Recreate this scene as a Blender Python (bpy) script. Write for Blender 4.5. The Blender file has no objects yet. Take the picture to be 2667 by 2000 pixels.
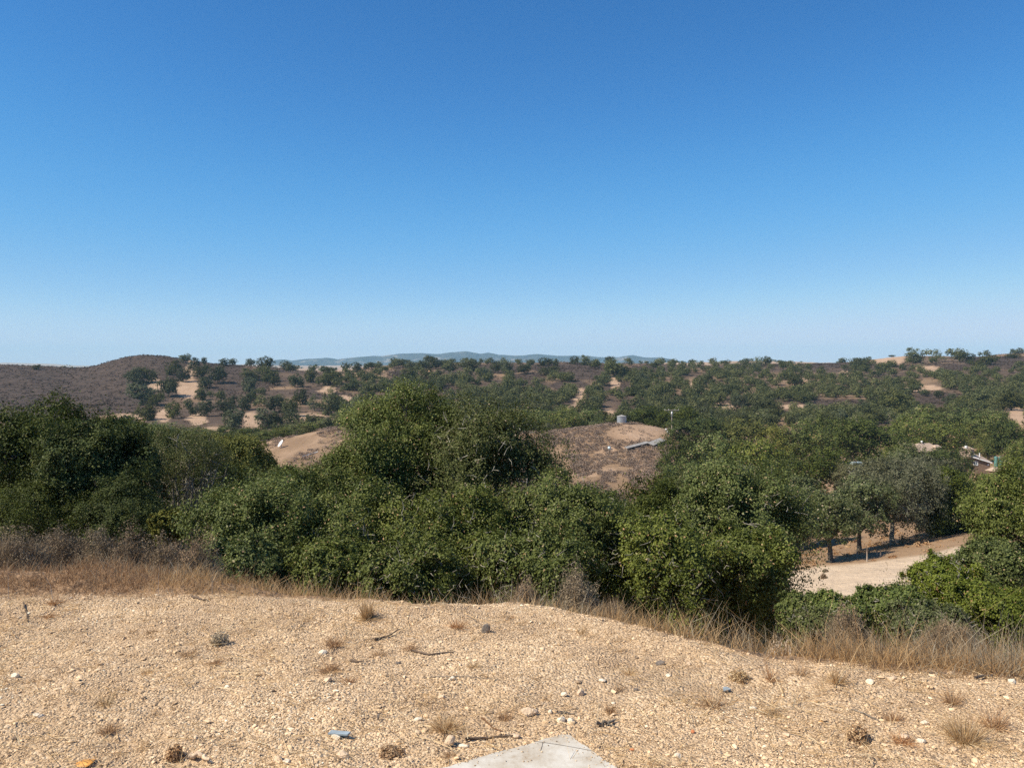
import bpy, math, random
import numpy as np
from mathutils import Vector

# ------------------------------------------------------------------ camera, world, sun, exposure
scene = bpy.context.scene
EYE = 1.6
FPX = 2075.0; CX = 1333.5; HOR = 945.0          # focal length and horizon of the 2667 px wide photograph
cam_d = bpy.data.cameras.new("camera"); cam = bpy.data.objects.new("camera", cam_d)
scene.collection.objects.link(cam); scene.camera = cam
cam.location = (0, 0, EYE); cam.rotation_euler = (math.radians(90), 0, 0)
cam_d.sensor_width = 36; cam_d.lens = 36 * FPX / 2667; cam_d.shift_y = -(1000 - HOR) / 2667
cam_d.clip_start = 0.1; cam_d.clip_end = 60000

SUN_EL = math.radians(47); SUN_FWD = math.radians(-20)    # sun to the left, a little behind the camera
world = bpy.data.worlds.new("World"); scene.world = world; world.use_nodes = True
wn = world.node_tree; wn.nodes.clear()
sky = wn.nodes.new('ShaderNodeTexSky'); sky.sky_type = 'NISHITA'; sky.sun_disc = False
sky.sun_elevation = SUN_EL; sky.sun_rotation = math.radians(-90) + SUN_FWD
sky.altitude = 400; sky.air_density = 0.7; sky.dust_density = 0.0; sky.ozone_density = 1.0
bg = wn.nodes.new('ShaderNodeBackground'); bg.inputs['Strength'].default_value = 0.1
wo = wn.nodes.new('ShaderNodeOutputWorld')
sc_ = wn.nodes.new('ShaderNodeVectorMath'); sc_.operation = 'SCALE'; sc_.inputs['Scale'].default_value = .1
cv = wn.nodes.new('ShaderNodeRGBCurve'); cv.mapping.use_clip = False                 # deepen the blue as the camera saw it
for ci_, pts_ in enumerate((((0, 0), (.087, .025), (.185, .083), (.32, .195), (.52, .375), (.73, .50), (1, .55)),
                            ((0, 0), (.149, .130), (.296, .282), (.474, .400), (.64, .500), (.80, .535), (1, .56)),
                            ((0, 0), (.27, .355), (.483, .575), (.648, .640), (.72, .660), (1, .67)))):
    c_ = cv.mapping.curves[ci_]
    while len(c_.points) < len(pts_): c_.points.new(.5, .5)
    for q_, (x_, y_) in zip(c_.points, pts_): q_.location = (x_, y_)
cv.mapping.update()
up_ = wn.nodes.new('ShaderNodeVectorMath'); up_.operation = 'SCALE'; up_.inputs['Scale'].default_value = 10
wn.links.new(sky.outputs[0], sc_.inputs[0]); wn.links.new(sc_.outputs[0], cv.inputs['Color']); wn.links.new(cv.outputs[0], up_.inputs[0])
wn.links.new(up_.outputs[0], bg.inputs[0]); wn.links.new(bg.outputs[0], wo.inputs[0])
sd = bpy.data.lights.new("sun", 'SUN'); sd.energy = 5.0; sd.angle = math.radians(0.5); sd.color = (1.0, 0.90, 0.74)
sun = bpy.data.objects.new("sun", sd); scene.collection.objects.link(sun)
to_sun = Vector((-math.cos(SUN_EL) * math.cos(SUN_FWD), math.cos(SUN_EL) * math.sin(SUN_FWD), math.sin(SUN_EL)))
sun.rotation_euler = to_sun.to_track_quat('Z', 'Y').to_euler()
scene.view_settings.view_transform = 'Standard'; scene.view_settings.look = 'None'
scene.view_settings.exposure = 0.45; scene.view_settings.gamma = 1.0
scene.cycles.max_bounces = 5; scene.cycles.diffuse_bounces = 2; scene.cycles.glossy_bounces = 1
scene.cycles.transmission_bounces = 2; scene.cycles.volume_bounces = 1; scene.cycles.use_denoising = False

col = scene.collection
RNG = np.random.default_rng(7)

# ------------------------------------------------------------------ tagging helpers
USED = set()
def tag(o, label=None, cat=None, group=None, kind=None):
    if label:
        o["label"] = label; USED.add(label)
    if cat: o["category"] = cat
    if group: o["group"] = group
    if kind: o["kind"] = kind
    return o
def empty(name, loc=(0, 0, 0), rz=0):
    o = bpy.data.objects.new(name, None); o.empty_display_size = 0.2
    o.location = loc; o.rotation_euler = (0, 0, rz); col.objects.link(o); return o
def link(name, me, parent=None, loc=(0, 0, 0)):
    o = bpy.data.objects.new(name, me); o.location = loc; col.objects.link(o)
    if parent: o.parent = parent
    return o

# ------------------------------------------------------------------ mesh helpers
def np_mesh(name, V, F, mats, attrs=None, smooth=False, midx=None):
    """V (n,3); F (m,k) array or list of such arrays"""
    Fs = F if isinstance(F, list) else [F]
    Fs = [f for f in Fs if len(f)]
    me = bpy.data.meshes.new(name)
    me.vertices.add(len(V)); me.vertices.foreach_set('co', np.asarray(V, np.float32).ravel())
    nl = sum(f.size for f in Fs); npoly = sum(len(f) for f in Fs)
    me.loops.add(nl); me.loops.foreach_set('vertex_index', np.concatenate([f.ravel() for f in Fs]).astype(np.int32))
    tot = np.concatenate([np.full(len(f), f.shape[1]) for f in Fs]); st = np.concatenate([[0], np.cumsum(tot)[:-1]])
    me.polygons.add(npoly); me.polygons.foreach_set('loop_start', st.astype(np.int32)); me.polygons.foreach_set('loop_total', tot.astype(np.int32))
    if midx is not None: me.polygons.foreach_set('material_index', np.asarray(midx, np.int32))
    me.polygons.foreach_set('use_smooth', np.full(npoly, bool(smooth)))
    for k, a in (attrs or {}).items():
        if a.ndim == 1:
            at = me.attributes.new(k, 'FLOAT', 'POINT'); at.data.foreach_set('value', a.astype(np.float32))
        else:
            at = me.attributes.new(k, 'FLOAT_COLOR', 'POINT')
            c = np.ones((len(a), 4), np.float32); c[:, :a.shape[1]] = a; at.data.foreach_set('color', c.ravel())
    me.update(calc_edges=True)
    for m in (mats if isinstance(mats, (list, tuple)) else [mats]): me.materials.append(m)
    return me
def unit(v): return v / np.maximum(np.linalg.norm(v, axis=-1, keepdims=True), 1e-9)

class MB:
    """collects boxes, tubes and rings into one mesh"""
    def __init__(s): s.V = []; s.F4 = []; s.F3 = []; s.n = 0
    def add(s, V, F4=(), F3=()):
        s.V.append(np.asarray(V, float))
        if len(F4): s.F4.append(np.asarray(F4, int) + s.n)
        if len(F3): s.F3.append(np.asarray(F3, int) + s.n)
        s.n += len(V)
    def box(s, c, d, rz=0, bev=0):
        x, y, z = np.array(d) / 2.0
        V = np.array([[a * x, b * y, e * z] for e in (-1, 1) for a, b in ((-1, -1), (1, -1), (1, 1), (-1, 1))])
        ca, sa = math.cos(rz), math.sin(rz)
        V = V @ np.array([[ca, sa, 0], [-sa, ca, 0], [0, 0, 1]]) + np.array(c)
        s.add(V, [[3, 2, 1, 0], [4, 5, 6, 7], [0, 1, 5, 4], [1, 2, 6, 5], [2, 3, 7, 6], [3, 0, 4, 7]])
    def prism(s, pts, z0, z1):
        n = len(pts); V = [(p[0], p[1], z0) for p in pts] + [(p[0], p[1], z1) for p in pts]
        s.add(V, [[i, (i + 1) % n, n + (i + 1) % n, n + i] for i in range(n)])
        b = s.n - 2 * n
        for i in range(1, n - 1): s.F3.append(np.array([[b, b + i + 1, b + i], [b + n, b + n + i, b + n + i + 1]]))
    def tube(s, P, R, k=7, cap=True):
        P = np.asarray(P, float); R = np.broadcast_to(np.asarray(R, float), (len(P),))
        T = np.gradient(P, axis=0); T = unit(T)
        ref = np.where(np.abs(T[:, 2:3]) > 0.9, np.array([[1., 0, 0]]), np.array([[0, 0, 1.]]))
        A = unit(np.cross(T, ref)); B = np.cross(T, A)
        th = np.arange(k) / k * 2 * math.pi
        V = P[:, None] + R[:, None, None] * (A[:, None] * np.cos(th)[None, :, None] + B[:, None] * np.sin(th)[None, :, None])
        n = len(P); i = np.arange(n - 1)[:, None] * k; j = np.arange(k)[None]; j2 = (j + 1) % k
        F = np.stack([i + j, i + j2, i + k + j2, i + k + j], -1).reshape(-1, 4)
        V = V.reshape(-1, 3); F3 = []
        if cap:
            V = np.vstack([V, P[0], P[-1]]); a = n * k
            F3 = [[a, q, (q + 1) % k] for q in range(k)] + [[a + 1, (n - 1) * k + (q + 1) % k, (n - 1) * k + q] for q in range(k)]
        s.add(V, F, F3)
    def rev(s, prof, k=32, c=(0, 0, 0)):
        th = np.arange(k) / k * 2 * math.pi
        V = np.array([[c[0] + r * math.cos(t), c[1] + r * math.sin(t), c[2] + z] for r, z in prof for t in th])
        n = len(prof); i = np.arange(n - 1)[:, None] * k; j = np.arange(k)[None]; j2 = (j + 1) % k
        s.add(V, np.stack([i + j, i + j2, i + k + j2, i + k + j], -1).reshape(-1, 4))
    def data(s):
        V = np.vstack(s.V); F = []
        if s.F4: F.append(np.vstack(s.F4))
        if s.F3: F.append(np.vstack(s.F3))
        return V, F
    def build(s, name, mat, parent=None, smooth=False, loc=(0, 0, 0)):
        V, F = s.data(); return link(name, np_mesh(name, V, F, mat, smooth=smooth), parent, loc)

# ------------------------------------------------------------------ noise
def _h(ix, iy, s):
    h = (ix.astype(np.int64) * 374761393 + iy.astype(np.int64) * 668265263 + s * 974711) & 0x7fffffff
    h = ((h ^ (h >> 13)) * 1274126177) & 0x7fffffff
    return ((h ^ (h >> 16)) & 0xffff) / 65535.0
def vn(x, y, s=0):
    x = np.asarray(x, float); y = np.asarray(y, float)
    ix = np.floor(x); iy = np.floor(y); fx = x - ix; fy = y - iy
    fx = fx * fx * (3 - 2 * fx); fy = fy * fy * (3 - 2 * fy)
    return (_h(ix, iy, s) * (1 - fx) + _h(ix + 1, iy, s) * fx) * (1 - fy) + (_h(ix, iy + 1, s) * (1 - fx) + _h(ix + 1, iy + 1, s) * fx) * fy
def fbm(x, y, o=4, s=0):
    r = 0; a = .5; t = 0
    for k in range(o): r = r + a * vn(x * 2 ** k + 17.3 * k, y * 2 ** k + 9.1 * k, s + k); t += a; a *= .5
    return r / t                                                   # 0..1

# ------------------------------------------------------------------ terrain
EX = np.array([-12, -3.47, -2.2, -1.25, -.6, .04, .24, .64, 1.03, 1.39, 1.93, 2.57, 5, 12.])
EY = np.array([5.2, 5.40, 5.5, 5.38, 5.31, 5.35, 5.25, 4.98, 4.59, 4.33, 4.15, 4.0, 3.6, 3.2])
def edgeY(X): return np.interp(X, EX, EY) + 0.05 * (fbm(X * 2.2, X * 0, 3, 5) - .5)
def near_h(X, Y):
    t = Y - edgeY(X)
    lead = np.interp(X, [-3.4, -2.4, -1.6, -1.0, .4, 1.2], [.75, .45, .2, .08, .05, .12])     # ground stays level past the gravel on the left
    sl = np.interp(X / np.maximum(Y, 4) * FPX + CX, [0, 500, 800, 1300, 1900, 2300, 2667], [.36, .5, .62, .64, .55, .43, .42])
    t2 = t - lead - .05
    z = -sl * (np.sqrt(t2 ** 2 + .02) + t2) / 2
    lip = 0.035 * np.exp(-((t + .18) / .16) ** 2) * (0.4 + fbm(X * 3, Y * 3, 2, 11))
    g = 0.05 * (fbm(X * .8, Y * .8, 3, 3) - .5) + 0.035 * (fbm(X * 5, Y * 5, 3, 4) - .5) + .018 * (fbm(X * 25, Y * 25, 2, 6) - .5)
    rough = 0.25 * (fbm(X * .7, Y * .7, 3, 8) - .5) * np.clip(t / 3, 0, 1)
    return z + lip + g + rough
U = np.linspace(-1.6, 1.6, 641)              # X / Y
PXU = CX + FPX * U
def zrow(xs, zs): return np.interp(PXU, xs, zs)
def yrow(Y, xs, ys): return EYE - Y * (np.interp(PXU, xs, ys) - HOR) / FPX
C14 = [-800, 0, 300, 600, 760, 1000, 1330, 1560, 1750, 2000, 2250, 2500, 2667, 3500]
KN = [(14., None),
 (25., zrow(C14, [-6, -6, -7, -9, -10, -11, -11, -11, -11, -10, -8.8, -8.5, -8.5, -8.5])),
 (45., zrow(C14, [-11, -12, -13, -15, -16, -17, -17, -17, -16, -14, -12.4, -11.6, -11.3, -11])),
 (62., zrow(C14, [-15, -16, -17, -19, -20, -20, -20, -20, -18.5, -15.2, -14.0, -12.7, -12.2, -11.5])),
 (85., zrow(C14, [-20, -21, -22, -23, -23, -23, -23, -23, -22, -19, -17, -15.3, -14.5, -13])),
 (120., zrow(C14, [-23, -24, -25, -25, -25, -25, -24.5, -24.5, -24, -22, -20.5, -19, -18, -16])),
 (160., zrow(C14, [-26, -27, -27, -27, -27, -27, -27, -27, -26.5, -25, -24, -23, -22, -20])),
 (198., zrow([-800, 600, 760, 1000, 1330, 1560, 1750, 2000, 2250, 2500, 2667, 3500], [-27, -27, -23.5, -24, -26, -25.5, -25, -26, -26, -26.6, -26, -23])),
 (247., zrow([-800, 600, 720, 850, 1000, 1200, 1380, 1500, 1570, 1620, 1700, 1750, 1850, 2000, 2250, 2500, 2667, 3500],
             [-27, -27.3, -22.8, -18.9, -18.3, -20.8, -20.4, -19.2, -17.7, -17.2, -18.4, -19.9, -23.5, -27, -28, -26.5, -25, -22])),
 (300., zrow([-800, 300, 700, 850, 1100, 1400, 1700, 2000, 2300, 2667, 3500], [-26, -26, -26.5, -25, -26, -26, -25, -24.5, -23.5, -21, -18])),
 (400., yrow(400, [0, 300, 600, 900, 1400, 1800, 2200, 2500, 2667], [1085, 1080, 1075, 1080, 1077, 1080, 1070, 1065, 1060])),
 (500., yrow(500, [0, 300, 600, 900, 1500, 2200, 2667], [1040, 1040, 1032, 1032, 1032, 1020, 1012])),
 (600., yrow(600, [0, 200, 300, 400, 500, 700, 1000, 1500, 2200, 2400, 2667], [985, 1000, 985, 972, 985, 995, 990, 988, 985, 975, 965])),
 (700., yrow(700, [0, 150, 215, 280, 340, 400, 450, 500, 560, 620, 680, 740, 800, 1000, 1500, 2200, 2350, 2667],
             [952, 955, 962, 945, 930, 926, 930, 940, 950, 950, 953, 962, 975, 966, 957, 962, 945, 938])),
 (850., yrow(850, [0, 200, 400, 700, 850, 950, 1050, 1100, 1500, 1600, 1850, 2000, 2200, 2270, 2350, 2450, 2530, 2650, 2667],
             [968, 980, 962, 965, 970, 958, 950, 945, 943, 946, 951, 949, 946, 936, 926, 929, 933, 922, 921])),
 (1100., yrow(1100, [0, 2200, 2350, 2667], [972, 960, 936, 930])),
 (1700., yrow(1700, [0, 2200, 2667], [985, 980, 970])),
 (2500., yrow(2500, [0, 215, 700, 760, 850, 950, 1500, 1850, 2000, 2100, 2300, 2667], [962, 972, 966, 962, 964, 962, 952, 943, 941, 944, 948, 950])),
 (4000., yrow(4000, [0, 2667], [962, 956])),
 (6500., yrow(6500, [0, 150, 215, 300, 1700, 2667], [955, 957, 962, 955, 952, 952])),
 (9500., yrow(9500, [0, 150, 215, 300, 1700, 2667], [944.5, 948, 956, 950, 948, 947])),
 (16000., yrow(16000, [0, 2667], [952, 949]))]
KY = np.array([k[0] for k in KN])
KZ = np.stack([near_h(U * 14., np.full_like(U, 14.)) if z is None else z for _, z in KN])       # (K, nU)
for i in range(1, len(KZ)):                                             # soften kinks across
    w = 3
    KZ[i] = np.convolve(np.pad(KZ[i], w, mode='edge'), np.ones(2 * w + 1) / (2 * w + 1), 'valid')
_d = np.diff(KZ, axis=0) / np.diff(KY)[:, None]
KD = np.zeros_like(KZ); KD[0] = (near_h(U * 14., np.full_like(U, 14.)) - near_h(U * 13., np.full_like(U, 13.))); KD[-1] = _d[-1]
for i in range(1, len(KY) - 1):
    a, b = _d[i - 1], _d[i]
    m = np.where(a * b > 0, 2 * a * b / np.where(a + b == 0, 1, a + b), 0)
    KD[i] = m
def H(X, Y):
    X = np.asarray(X, float); Y = np.asarray(Y, float)
    X, Y = np.broadcast_arrays(X, Y)
    out = near_h(X, np.minimum(Y, 14.))
    far = Y > 14
    if far.any():
        x = X[far]; y = np.minimum(Y[far], 15999.)
        u = np.clip(x / y, -1.59, 1.59); ui = (u + 1.6) / 3.2 * 640; i0 = np.floor(ui).astype(int); fu = ui - i0
        k = np.clip(np.searchsorted(KY, y, side='right') - 1, 0, len(KY) - 2)
        h = KY[k + 1] - KY[k]; t = (y - KY[k]) / h
        def g(A, kk): return A[kk, i0] * (1 - fu) + A[kk, i0 + 1] * fu
        z = (2 * t ** 3 - 3 * t ** 2 + 1) * g(KZ, k) + (t ** 3 - 2 * t ** 2 + t) * h * g(KD, k) + (-2 * t ** 3 + 3 * t ** 2) * g(KZ, k + 1) + (t ** 3 - t ** 2) * h * g(KD, k + 1)
        amp = np.interp(y, [14, 40, 180, 300, 450, 900, 2500, 9000], [.0, .5, 1.0, 2., 4.5, 4, 9, 12])
        z = z + amp * (fbm(x / 70 + 31, y / 70, 4, 21) - .5) + np.clip(amp, 0, 1.2) * .8 * (fbm(x / 9, y / 9, 3, 25) - .5)
        out = out.copy(); out[far] = z
    return out
def Hs(x, y): return float(H(np.array([x]), np.array([y]))[0])
def P(px, py, Y): return np.array([(px - CX) / FPX * Y, Y, EYE - (py - HOR) / FPX * Y])
YR = np.concatenate([np.arange(2.6, 14, .03), np.geomspace(14, 3000, 1400)])
def hit(px, py, ymin=2.6):
    """where the sight line of a pixel meets the ground"""
    X = (px - CX) / FPX * YR; d = (EYE - (py - HOR) / FPX * YR) - H(X, YR)
    ok = np.where((d <= 0) & (YR >= ymin))[0]
    if len(ok) == 0: return None
    y = YR[ok[0]]; x = (px - CX) / FPX * y
    return np.array([x, y, Hs(x, y)])

# zones of the far slopes, in photograph pixels: (cx, cy, rx, ry)
SCRUB = [(150, 1020, 330, 90), (330, 960, 190, 50), (600, 975, 60, 35), (600, 1010, 40, 25), (650, 1003, 60, 22), (560, 1000, 60, 20), (520, 955, 120, 14),
 (830, 1025, 60, 15), (1517, 968, 65, 25), (1485, 1005, 55, 15), (1379, 984, 50, 14), (1607, 1013, 45, 15), (1684, 960, 60, 9),
 (1041, 976, 30, 16), (1175, 1017, 25, 12), (887, 1037, 42, 18), (2153, 952, 70, 10), (2458, 956, 110, 11), (2442, 1041, 85, 22),
 (2186, 1057, 85, 20), (1970, 950, 80, 7), (2600, 945, 90, 20), (1300, 962, 70, 12), (1440, 960, 60, 12), (2330, 990, 60, 8)]
BARE = [(320, 1092, 62, 16), (490, 1012, 30, 26), (405, 1000, 18, 14), (500, 960, 14, 25), (425, 1085, 22, 16), (513, 1092, 24, 16), (560, 1127, 45, 14),
 (655, 1098, 26, 26), (800, 1091, 60, 14), (1513, 1040, 15, 30), (1485, 1066, 35, 10), (1586, 1078, 24, 12), (2312, 935, 48, 14), (2414, 960, 32, 8),
 (2402, 1013, 55, 7), (2068, 1060, 65, 6), (1893, 1070, 38, 18), (2642, 1088, 40, 26), (1800, 1013, 12, 15), (2092, 992, 16, 8),
 (854, 1017, 22, 9), (1180, 1028, 16, 5), (2250, 1008, 30, 4), (870, 960, 60, 8), (900, 1040, 18, 8), (1600, 1000, 12, 18), (1860, 1050, 14, 8), (2200, 975, 14, 10)]
def inz(px, py, Z, grow=1.0):
    px = np.asarray(px, float); py = np.asarray(py, float); r = np.zeros(np.broadcast(px, py).shape)
    for cx, cy, rx, ry in Z:
        r = np.maximum(r, 1 - np.sqrt(((px - cx) / (rx * grow)) ** 2 + ((py - cy) / (ry * grow)) ** 2))
    return r                                                      # >0 inside
SAND = [(2074, 1487), (2130, 1475), (2257, 1466), (2311, 1457), (2424, 1442), (2490, 1424), (2528, 1428)]

# ------------------------------------------------------------------ materials
def new_mat(name):
    m = bpy.data.materials.new(name); m.use_nodes = True; nt = m.node_tree; nt.nodes.clear()
    o = nt.nodes.new('ShaderNodeOutputMaterial'); return m, nt, o
def N(nt, t, **kw):
    n = nt.nodes.new(t)
    for k, v in kw.items():
        if k in n.inputs: n.inputs[k].default_value = v
        else: setattr(n, k, v)
    return n
def ramp(nt, stops, interp='LINEAR'):
    r = nt.nodes.new('ShaderNodeValToRGB'); r.color_ramp.interpolation = interp; e = r.color_ramp.elements
    while len(e) < len(stops): e.new(0.5)
    for i, (p, c) in enumerate(stops): e[i].position = p; e[i].color = (*c, 1)
    return r
def plain(name, c, rough=.7, var=.25, scale=8, metal=0, spec=.3, bump=0.0, bscale=60):
    m, nt, o = new_mat(name); b = N(nt, 'ShaderNodeBsdfPrincipled', Roughness=rough, Metallic=metal)
    b.inputs['Specular IOR Level'].default_value = spec
    tc = N(nt, 'ShaderNodeTexCoord'); no = N(nt, 'ShaderNodeTexNoise', Scale=scale, Detail=6.0)
    nt.links.new(tc.outputs['Object'], no.inputs['Vector'])
    r = ramp(nt, [(.3, tuple(x * (1 - var) for x in c)), (.7, tuple(min(1, x * (1 + var)) for x in c))])
    nt.links.new(no.outputs['Fac'], r.inputs[0]); nt.links.new(r.outputs[0], b.inputs['Base Color'])
    if bump:
        n2 = N(nt, 'ShaderNodeTexNoise', Scale=bscale, Detail=5.0); nt.links.new(tc.outputs['Object'], n2.inputs['Vector'])
        bp = N(nt, 'ShaderNodeBump', Strength=bump, Distance=.02); nt.links.new(n2.outputs['Fac'], bp.inputs['Height']); nt.links.new(bp.outputs[0], b.inputs['Normal'])
    nt.links.new(b.outputs[0], o.inputs[0]); return m
def tinted(name, stops, rough=.6, trans=.22, spec=.12, objvar=.35, huevar=.04):
    """colour from the per-element 'tint' attribute, varied a little from object to object"""
    m, nt, o = new_mat(name)
    a = N(nt, 'ShaderNodeAttribute', attribute_name='tint'); r = ramp(nt, stops); nt.links.new(a.outputs['Fac'], r.inputs[0])
    oi = N(nt, 'ShaderNodeObjectInfo'); h = N(nt, 'ShaderNodeHueSaturation')
    mr = N(nt, 'ShaderNodeMapRange'); mr.inputs['To Min'].default_value = 1 - objvar; mr.inputs['To Max'].default_value = 1 + objvar * .9
    nt.links.new(oi.outputs['Random'], mr.inputs['Value']); nt.links.new(mr.outputs[0], h.inputs['Value'])
    mm = N(nt, 'ShaderNodeMath', operation='MULTIPLY'); mm.inputs[1].default_value = 7.13; nt.links.new(oi.outputs['Random'], mm.inputs[0])
    fr = N(nt, 'ShaderNodeMath', operation='FRACT'); nt.links.new(mm.outputs[0], fr.inputs[0])
    mh = N(nt, 'ShaderNodeMapRange'); mh.inputs['To Min'].default_value = .5 - huevar; mh.inputs['To Max'].default_value = .5 + huevar * .5
    nt.links.new(fr.outputs[0], mh.inputs['Value']); nt.links.new(mh.outputs[0], h.inputs['Hue'])
    ms = N(nt, 'ShaderNodeMapRange'); ms.inputs['To Min'].default_value = 1 + huevar * 4; ms.inputs['To Max'].default_value = 1 - huevar * 14
    nt.links.new(fr.outputs[0], ms.inputs['Value']); nt.links.new(ms.outputs[0], h.inputs['Saturation'])
    nt.links.new(r.outputs[0], h.inputs['Color'])
    b = N(nt, 'ShaderNodeBsdfPrincipled', Roughness=rough); b.inputs['Specular IOR Level'].default_value = spec
    nt.links.new(h.outputs[0], b.inputs['Base Color'])
    if trans > 0:
        t = N(nt, 'ShaderNodeBsdfTranslucent'); nt.links.new(h.outputs[0], t.inputs[0])
        mx = N(nt, 'ShaderNodeMixShader'); mx.inputs[0].default_value = trans
        nt.links.new(b.outputs[0], mx.inputs[1]); nt.links.new(t.outputs[0], mx.inputs[2]); nt.links.new(mx.outputs[0], o.inputs[0])
    else: nt.links.new(b.outputs[0], o.inputs[0])
    return m
DEAD = (.42, .27, .13)
M = {}
M['leaf_bright'] = tinted('oak_leaves_bright', [(0, (0.062, 0.083, 0.014)), (.5, (0.133, 0.176, 0.027)), (.88, (0.236, 0.274, 0.052)), (.955, (0.349, 0.353, 0.133)), (.975, DEAD)], objvar=.12, huevar=.01, rough=.55, spec=.25, trans=.22)
M['leaf_green'] = tinted('oak_leaves', [(0, (0.052, 0.071, 0.015)), (.5, (0.123, 0.153, 0.028)), (.88, (0.218, 0.245, 0.055)), (.955, (0.361, 0.347, 0.160)), (.975, DEAD)], objvar=.12, huevar=.01, rough=.55, spec=.25, trans=.22)
M['leaf_grey'] = tinted('oak_leaves_grey', [(0, (.055, .070, .024)), (.5, (.125, .148, .048)), (.85, (.23, .245, .105)), (.93, (.36, .34, .20)), (.975, (.4, .32, .22))], objvar=.15, huevar=.01, rough=.6)
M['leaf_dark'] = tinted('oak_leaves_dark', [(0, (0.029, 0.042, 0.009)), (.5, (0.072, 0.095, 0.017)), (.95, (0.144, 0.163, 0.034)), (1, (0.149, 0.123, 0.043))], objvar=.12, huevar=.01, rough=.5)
M['leaf_yellow'] = tinted('oak_leaves_yellow', [(0, (.07, .085, .018)), (.5, (.145, .155, .032)), (.95, (.25, .24, .055)), (1, (.35, .25, .08))], objvar=.12, huevar=.01, rough=.6)
M['leaf_far'] = tinted('distant_oak_leaves', [(0, (0.045, 0.057, 0.021)), (.5, (0.095, 0.109, 0.038)), (1, (0.165, 0.171, 0.067))], objvar=.38, huevar=.02, rough=.7, spec=.15)
M['leaf_farhill'] = M['leaf_far']
M['leaf_pale'] = tinted('pale_leaves', [(0, (.065, .072, .034)), (.5, (.135, .140, .065)), (1, (.26, .245, .14))], objvar=.2, huevar=.02, rough=.7)
M['bark'] = plain('bark', (.11, .095, .075), .9, .45, 6, bump=.6, bscale=25, spec=.1)
M['bark_pale'] = plain('lichen_bark', (.26, .24, .19), .9, .4, 9, bump=.5, bscale=30, spec=.1)
M['twig'] = plain('dead_twig', (.20, .165, .13), .9, .4, 15, spec=.1)
M['darktwig'] = plain('dark_twig', (.13, .095, .07), .9, .4, 15, spec=.1)
M['grass'] = tinted('dry_grass', [(0, (0.308, 0.185, 0.081)), (.4, (0.506, 0.336, 0.162)), (.75, (0.660, 0.482, 0.259)), (1, (0.814, 0.672, 0.432))], rough=.7, trans=.4, objvar=.1, huevar=.005, spec=.15)
M['grass_grey'] = tinted('bleached_grass', [(0, (.30, .23, .15)), (.4, (.44, .36, .24)), (.75, (.60, .51, .36)), (1, (.75, .67, .50))], rough=.7, trans=.4, objvar=.1, huevar=.005, spec=.12)
M['grass_red'] = tinted('reddish_dry_grass', [(0, (.24, .125, .055)), (.5, (.44, .25, .11)), (1, (.62, .43, .23))], rough=.7, trans=.3, objvar=.15, huevar=.01, spec=.15)
M['sage'] = tinted('dry_sage_twigs', [(0, (0.140, 0.099, 0.061)), (.5, (0.272, 0.202, 0.127)), (.85, (0.393, 0.306, 0.189)), (1, (0.516, 0.415, 0.258))], rough=.8, trans=.15, objvar=.15, huevar=.01, spec=.1)
M['scrub'] = tinted('chaparral_scrub', [(0, (0.042, 0.030, 0.023)), (.5, (0.061, 0.044, 0.035)), (1, (0.087, 0.064, 0.047))], rough=.9, trans=.1, objvar=.0, huevar=.0, spec=.05)
M['knollscrub'] = tinted('knoll_scrub', [(0, (.12, .088, .066)), (.5, (.22, .165, .125)), (1, (.34, .26, .19))], rough=.9, trans=.1, objvar=.25, huevar=.01, spec=.05)
M['stone'] = tinted('limestone_chips', [(0, (0.222, 0.161, 0.109)), (.10, (0.465, 0.321, 0.189)), (.5, (0.687, 0.493, 0.297)), (.85, (0.810, 0.610, 0.396)), (.97, (0.887, 0.717, 0.506)), (1, (0.891, 0.835, 0.654))], rough=.85, trans=0, spec=.2, objvar=0, huevar=0)
M['rock'] = plain('pale_rock', (.62, .46, .31), .85, .2, 25, bump=.4, bscale=90)
M['rock_white'] = plain('white_rock', (.74, .63, .48), .8, .12, 25, bump=.3, bscale=90)
M['rock_dark'] = plain('dark_rock', (.18, .15, .125), .85, .35, 30, bump=.5, bscale=90)
M['slate'] = plain('blue_grey_slate', (.26, .31, .34), .6, .15, 40)
M['orange'] = plain('orange_leaf', (.62, .30, .07), .6, .2, 30)
M['redchip'] = plain('red_clay_chip', (.52, .19, .08), .8, .2, 40)
M['metal'] = plain('galvanised_steel', (.50, .54, .58), .42, .14, 1.5, metal=.55, spec=.5)
M['metal_roof'] = plain('grey_sheet_roof', (.30, .285, .265), .85, .25, 1.5, spec=.1)
M['white'] = plain('white_paint', (.80, .80, .78), .5, .04, 3)
M['wood'] = plain('weathered_wood', (.30, .255, .20), .85, .3, 4)
M['pole'] = plain('pale_pole_wood', (.33, .27, .215), .85, .25, 3)
M['darkwood'] = plain('dark_timber', (.06, .045, .038), .85, .3, 4)
M['roof'] = plain('tan_roof_tiles', (.40, .30, .225), .85, .22, 2.5, bump=.5, bscale=6)
M['brown'] = plain('brown_wall', (.20, .135, .095), .85, .2, 2)
M['glass'] = plain('window_glass', (.10, .14, .17), .15, .2, 2, spec=.6)
M['teal'] = plain('teal_paint', (.10, .22, .20), .5, .15, 3)
M['carpaint'] = plain('pale_grey_green_paint', (.34, .39, .37), .35, .1, 2, spec=.5)
M['rubber'] = plain('black_rubber', (.02, .02, .02), .8, .1, 5)
M['tarp'] = plain('tan_tarp', (.50, .35, .24), .8, .2, 3)
M['barrel'] = plain('pale_blue_barrel', (.55, .64, .66), .5, .06, 3)

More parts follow.
